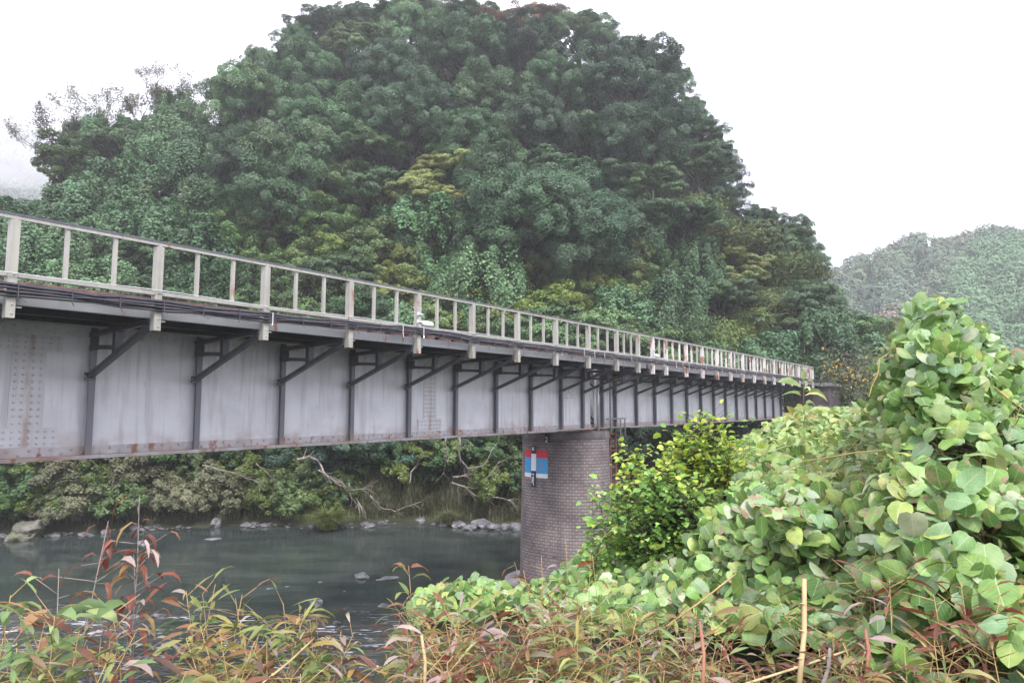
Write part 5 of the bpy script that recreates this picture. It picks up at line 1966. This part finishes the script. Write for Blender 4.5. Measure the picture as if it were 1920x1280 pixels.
weed(455, 1115, 2.8, 15, 50, WEED_Y, 'dense yellowing weed in the middle of the clump before the rapids', 10, 0.15, 0.095, 0.15, lean=(0.03, 0))
weed(530, 1130, 2.8, 13, 48, WEED_Y, 'yellow and orange weed arching right over the rapids', 11, 0.15, 0.095, 0.15, lean=(0.03, 0))
weed(580, 1160, 2.75, 8, 40, WEED_A, 'reddish tipped weed at the right side of the yellow clump', 12, 0.09, 0.095, 0.15, lean=(0.02, 0))
weed(410, 1180, 2.6, 12, 46, WEED_Y, 'low yellow green weed at the left foot of the yellow clump', 13, 0.11, 0.09, 0.15)
weed(480, 1200, 2.5, 13, 46, WEED_A, 'brown and yellow weed at the bottom of the yellow clump', 14, 0.18, 0.09, 0.15)
# middle and right: russet weeds along the bottom
weed(765, 1060, 3.3, 2, 15, WEED_Y, 'thin upright weed with yellow red leaves at the left end of the low kudzu', 16, 0.10, 0.10, 0.2, droop=0.8)
weed(820, 1092, 3.3, 3, 15, WEED_R, 'small red brown weed poking above the low kudzu', 17, 0.12, 0.085, 0.18)
weed(1060, 1010, 3.6, 3, 16, WEED_R, 'slender red weed in front of the pier foot', 18, 0.12, 0.09, 0.14)
weed(1015, 1040, 3.6, 3, 16, WEED_R, 'short red weed to the left of the slender one before the pier', 19, 0.14, 0.09, 0.15)
weed(1110, 1040, 3.4, 4, 20, WEED_A, 'brown weed growing through the kudzu right of the pier foot', 20, 0.16, 0.09, 0.14)
rnd = random.Random(5)
WL = ['russet weed', 'straw coloured weed', 'yellow brown weed', 'pinkish brown weed', 'green and rust weed']
xs = [800, 815, 835, 850, 885, 940, 1000, 1055, 1110, 1165, 1225, 1290, 1355, 1430, 1560, 1640, 1720, 1800, 1880]
ylo = [1235, 1190, 1170, 1150, 1165, 1160, 1165, 1150, 1155, 1150, 1160, 1175, 1195, 1210, 1190, 1120, 1060, 1090, 1130]
PLACE = ['at the water side end of the bottom row', 'second in the bottom row after the rapids', 'below the thin upright yellow red weed', 'below the small red brown weed', 'under the left part of low kudzu',
         'under the middle of low kudzu', 'straight below the pier left edge', 'straight below the pier middle', 'below the pier right edge', 'below the yellow green sapling left side',
         'below the yellow green sapling', 'left of the red bare stalk', 'right of the red bare stalk', 'left of the pale cane', 'right of the pale cane', 'among lower right kudzu, leftmost of five',
         'among lower right kudzu, second of five', 'among lower right kudzu, fourth of five', 'in the bottom right corner']
for i, (x, y) in enumerate(zip(xs, ylo)):
    pal = (WEED_A, WEED_A, WEED_R, WEED_Y, WEED_A)[i % 5]
    weed(x, y, 2.75 + 0.25 * math.sin(i * 2.1), 12, 38, pal, WL[i % 5] + ' ' + PLACE[i], 40 + i, 0.19, 0.085, 0.14, droop=0.6, group='weeds along the near bank', zb=4.25)
for i, (x, y) in enumerate(((790, 1262), (840, 1240), (905, 1240), (1010, 1235), (1100, 1240), (1200, 1245), (1300, 1250), (1400, 1265), (1600, 1240), (1750, 1200), (1860, 1210))):
    weed(x, y, 2.35, 8, 30, (WEED_A, WEED_G, WEED_R)[i % 3], ('low brown', 'low green', 'low red')[i % 3] + ' leaf clump at the very bottom edge, ' +
         ['first', 'second', 'third', 'fourth', 'fifth', 'sixth', 'seventh', 'eighth', 'ninth', 'tenth', 'last'][i] + ' from the rapids', 80 + i, 0.2, 0.08, 0.15, group='weeds along the near bank', zb=4.1)
# fine willow-like leaves at the right edge
for i, (x, y, d) in enumerate(((1710, 775, 4.0), (1775, 765, 3.9), (1840, 760, 3.8), (1900, 775, 3.7), (1745, 850, 3.7), (1830, 850, 3.5))):
    weed(x, y, d, 18, 70, ([(0.24, 0.32, 0.14), (0.18, 0.26, 0.10), (0.32, 0.37, 0.21), (0.28, 0.26, 0.10)], (4, 3, 2, 1)),
         ['feathery green weed left of four under the tall kudzu mound', 'feathery green weed second of four under the tall kudzu mound', 'feathery green weed third of four under the tall kudzu mound',
          'feathery green weed at the right frame edge', 'lower feathery weed, the left of two', 'lower feathery weed, the right of two'][i], 120 + i, 0.2, 0.10, 0.13, droop=0.9, group='feathery weeds in the right thicket', t0=0.5)

# ---- saplings with yellow green leaves
SAP = ([(0.40, 0.50, 0.07), (0.28, 0.42, 0.08), (0.52, 0.54, 0.10), (0.17, 0.30, 0.07)], (4, 4, 2, 1.5))
SAPG = ([(0.22, 0.40, 0.09), (0.30, 0.48, 0.11), (0.15, 0.29, 0.08), (0.42, 0.52, 0.10)], (4, 3, 3, 1.2))
def sapling(px, py, d, nstem, nleaf, pal, label, seed, spread, leaf=0.046, width=0.66, zb=4.4, lean=(0, 0)):
    return weed(px, py, d, nstem, nleaf, pal, label, seed, spread, leaf, width, 'bark', lean, zb, 0.5, name='sapling', t0=0.25, out_=0.8)


o = sapling(1318, 778, 5.3, 12, 190, SAP, 'bright yellow green sapling standing up before the second span', 201, 0.13); o['category'] = 'sapling'
o = sapling(1275, 850, 5.3, 9, 160, SAP, 'green leafy shoots left beside the bright yellow green sapling', 202, 0.12); o['category'] = 'sapling'
o = sapling(1335, 860, 5.2, 8, 140, SAP, 'green leafy shoots right beside the bright yellow green sapling', 206, 0.12); o['category'] = 'sapling'
o = sapling(1180, 842, 5.2, 5, 110, SAP, 'slender yellow tipped sapling leaning in front of the ladder', 203, 0.09, lean=(0.06, 0)); o['category'] = 'sapling'
o = sapling(1215, 890, 5.0, 8, 150, SAPG, 'dense green sapling right of the ladder foot', 204, 0.13); o['category'] = 'sapling'
o = sapling(1118, 925, 5.0, 3, 70, SAPG, 'thin green sapling overlapping the right edge of the pier', 205, 0.08, lean=(0.05, 0)); o['category'] = 'sapling'
o = sapling(1265, 905, 4.9, 10, 150, SAPG, 'low bright green bush at the foot of the yellow green sapling', 221, 0.17); o['category'] = 'sapling'
o = sapling(1400, 785, 6.2, 1, 26, SAPG, 'single small leafy shoot in front of the dark abutment', 207, 0.05); o['category'] = 'sapling'
o = weed(1507, 718, 5.6, 2, 16, ([(0.30, 0.40, 0.17), (0.38, 0.45, 0.2), (0.42, 0.40, 0.12)], (3, 2, 0.7)), 'shoot with long pointed green leaves before the far end of the bridge', 210, 0.05, 0.16, 0.2, droop=0.7, zb=5.2, t0=0.6)

# ---- canes and stalks
def stalk(p0, p1, d0, d1, r_, mat, label, cut=False):
    a, b = Vector(at_d(*p0, d0)), Vector(at_d(*p1, d1))
    m = MB()
    mid = a.lerp(b, 0.5) + Vector((0.008, 0, 0.0))
    m.tube([a, a.lerp(mid, 0.6), mid, mid.lerp(b, 0.6), b], [r_, r_ * 0.97, r_ * 0.93, r_ * 0.9, r_ * 0.8], 8)
    n = 4
    for k in range(1, n):
        p = a.lerp(b, k / n); q = a.lerp(b, k / n + 0.012)
        m.tube([p, q], [r_ * 1.2, r_ * 1.2], 8)
    o = m.build('plant_stalk', M[mat])
    tag(o, label, 'stalk')


stalk((1498, 1290), (1508, 1085), 2.3, 2.45, 0.0085, 'cane', 'thick pale straw coloured cane standing upright at the bottom')
stalk((1318, 1290), (1312, 1165), 2.2, 2.35, 0.006, 'red_stem', 'bare red stalk rising from the bottom edge')
stalk((1540, 1290), (1556, 1215), 2.2, 2.3, 0.006, 'dead_wood', 'grey dry stick leaning right beside the pale cane')
stalk((1625, 1260), (1622, 1180), 2.3, 2.4, 0.006, 'red_stem', 'short thick reddish stalk among kudzu')
stalk((1370, 1290), (1600, 1215), 2.3, 2.6, 0.004, 'cane', 'thin yellow stem lying slantwise across the bottom')
stalk((1240, 1180), (1380, 1075), 3.0, 3.4, 0.004, 'stem', 'thin green brown stem slanting up through the kudzu')
stalk((1815, 1130), (1925, 1185), 2.7, 2.6, 0.006, 'cane', 'yellow cane sloping down at the right frame edge')
stalk((480, 1290), (590, 1195), 2.5, 2.7, 0.004, 'cane', 'thin yellow stem slanting through the yellow clump')
stalk((796, 1290), (790, 1190), 2.4, 2.5, 0.006, 'cane', 'short tan stalk below the thin upright weed')

# ------------------------------------------------------------------ morning haze
HZ = 0.0010
def haze_box():
    m = MB(); m.box(-700, 560, -60, 640, -3, 150)
    mat, N, L, out = new_mat('haze_air')
    v = N.new("ShaderNodeVolumePrincipled")
    v.inputs['Color'].default_value = (0.95, 0.94, 0.97, 1)
    v.inputs['Density'].default_value = HZ
    v.inputs['Anisotropy'].default_value = 0.2
    L.new(v.outputs[0], out.inputs['Volume'])
    o = m.build('haze', mat)
    tag(o, 'pale morning haze in the air of the valley', 'haze', kind='stuff')


haze_box()


def mist_bank():
    bm = bmesh.new()
    bmesh.ops.create_icosphere(bm, subdivisions=3, radius=1.0)
    me = bpy.data.meshes.new('mist')
    bm.to_mesh(me); bm.free()
    mat, N, L, out = new_mat('mist_air')
    v = N.new("ShaderNodeVolumePrincipled")
    v.inputs['Color'].default_value = (0.97, 0.96, 0.98, 1)
    v.inputs['Density'].default_value = 0.010
    L.new(v.outputs[0], out.inputs['Volume'])
    me.materials.append(mat)
    o = link(bpy.data.objects.new('mist', me))
    p = at_d(10, 236, 250)
    o.location = tuple(p)
    o.scale = (95, 60, 8)
    tag(o, 'white bank of mist drifting across the far left hill', 'mist', kind='stuff')


mist_bank()
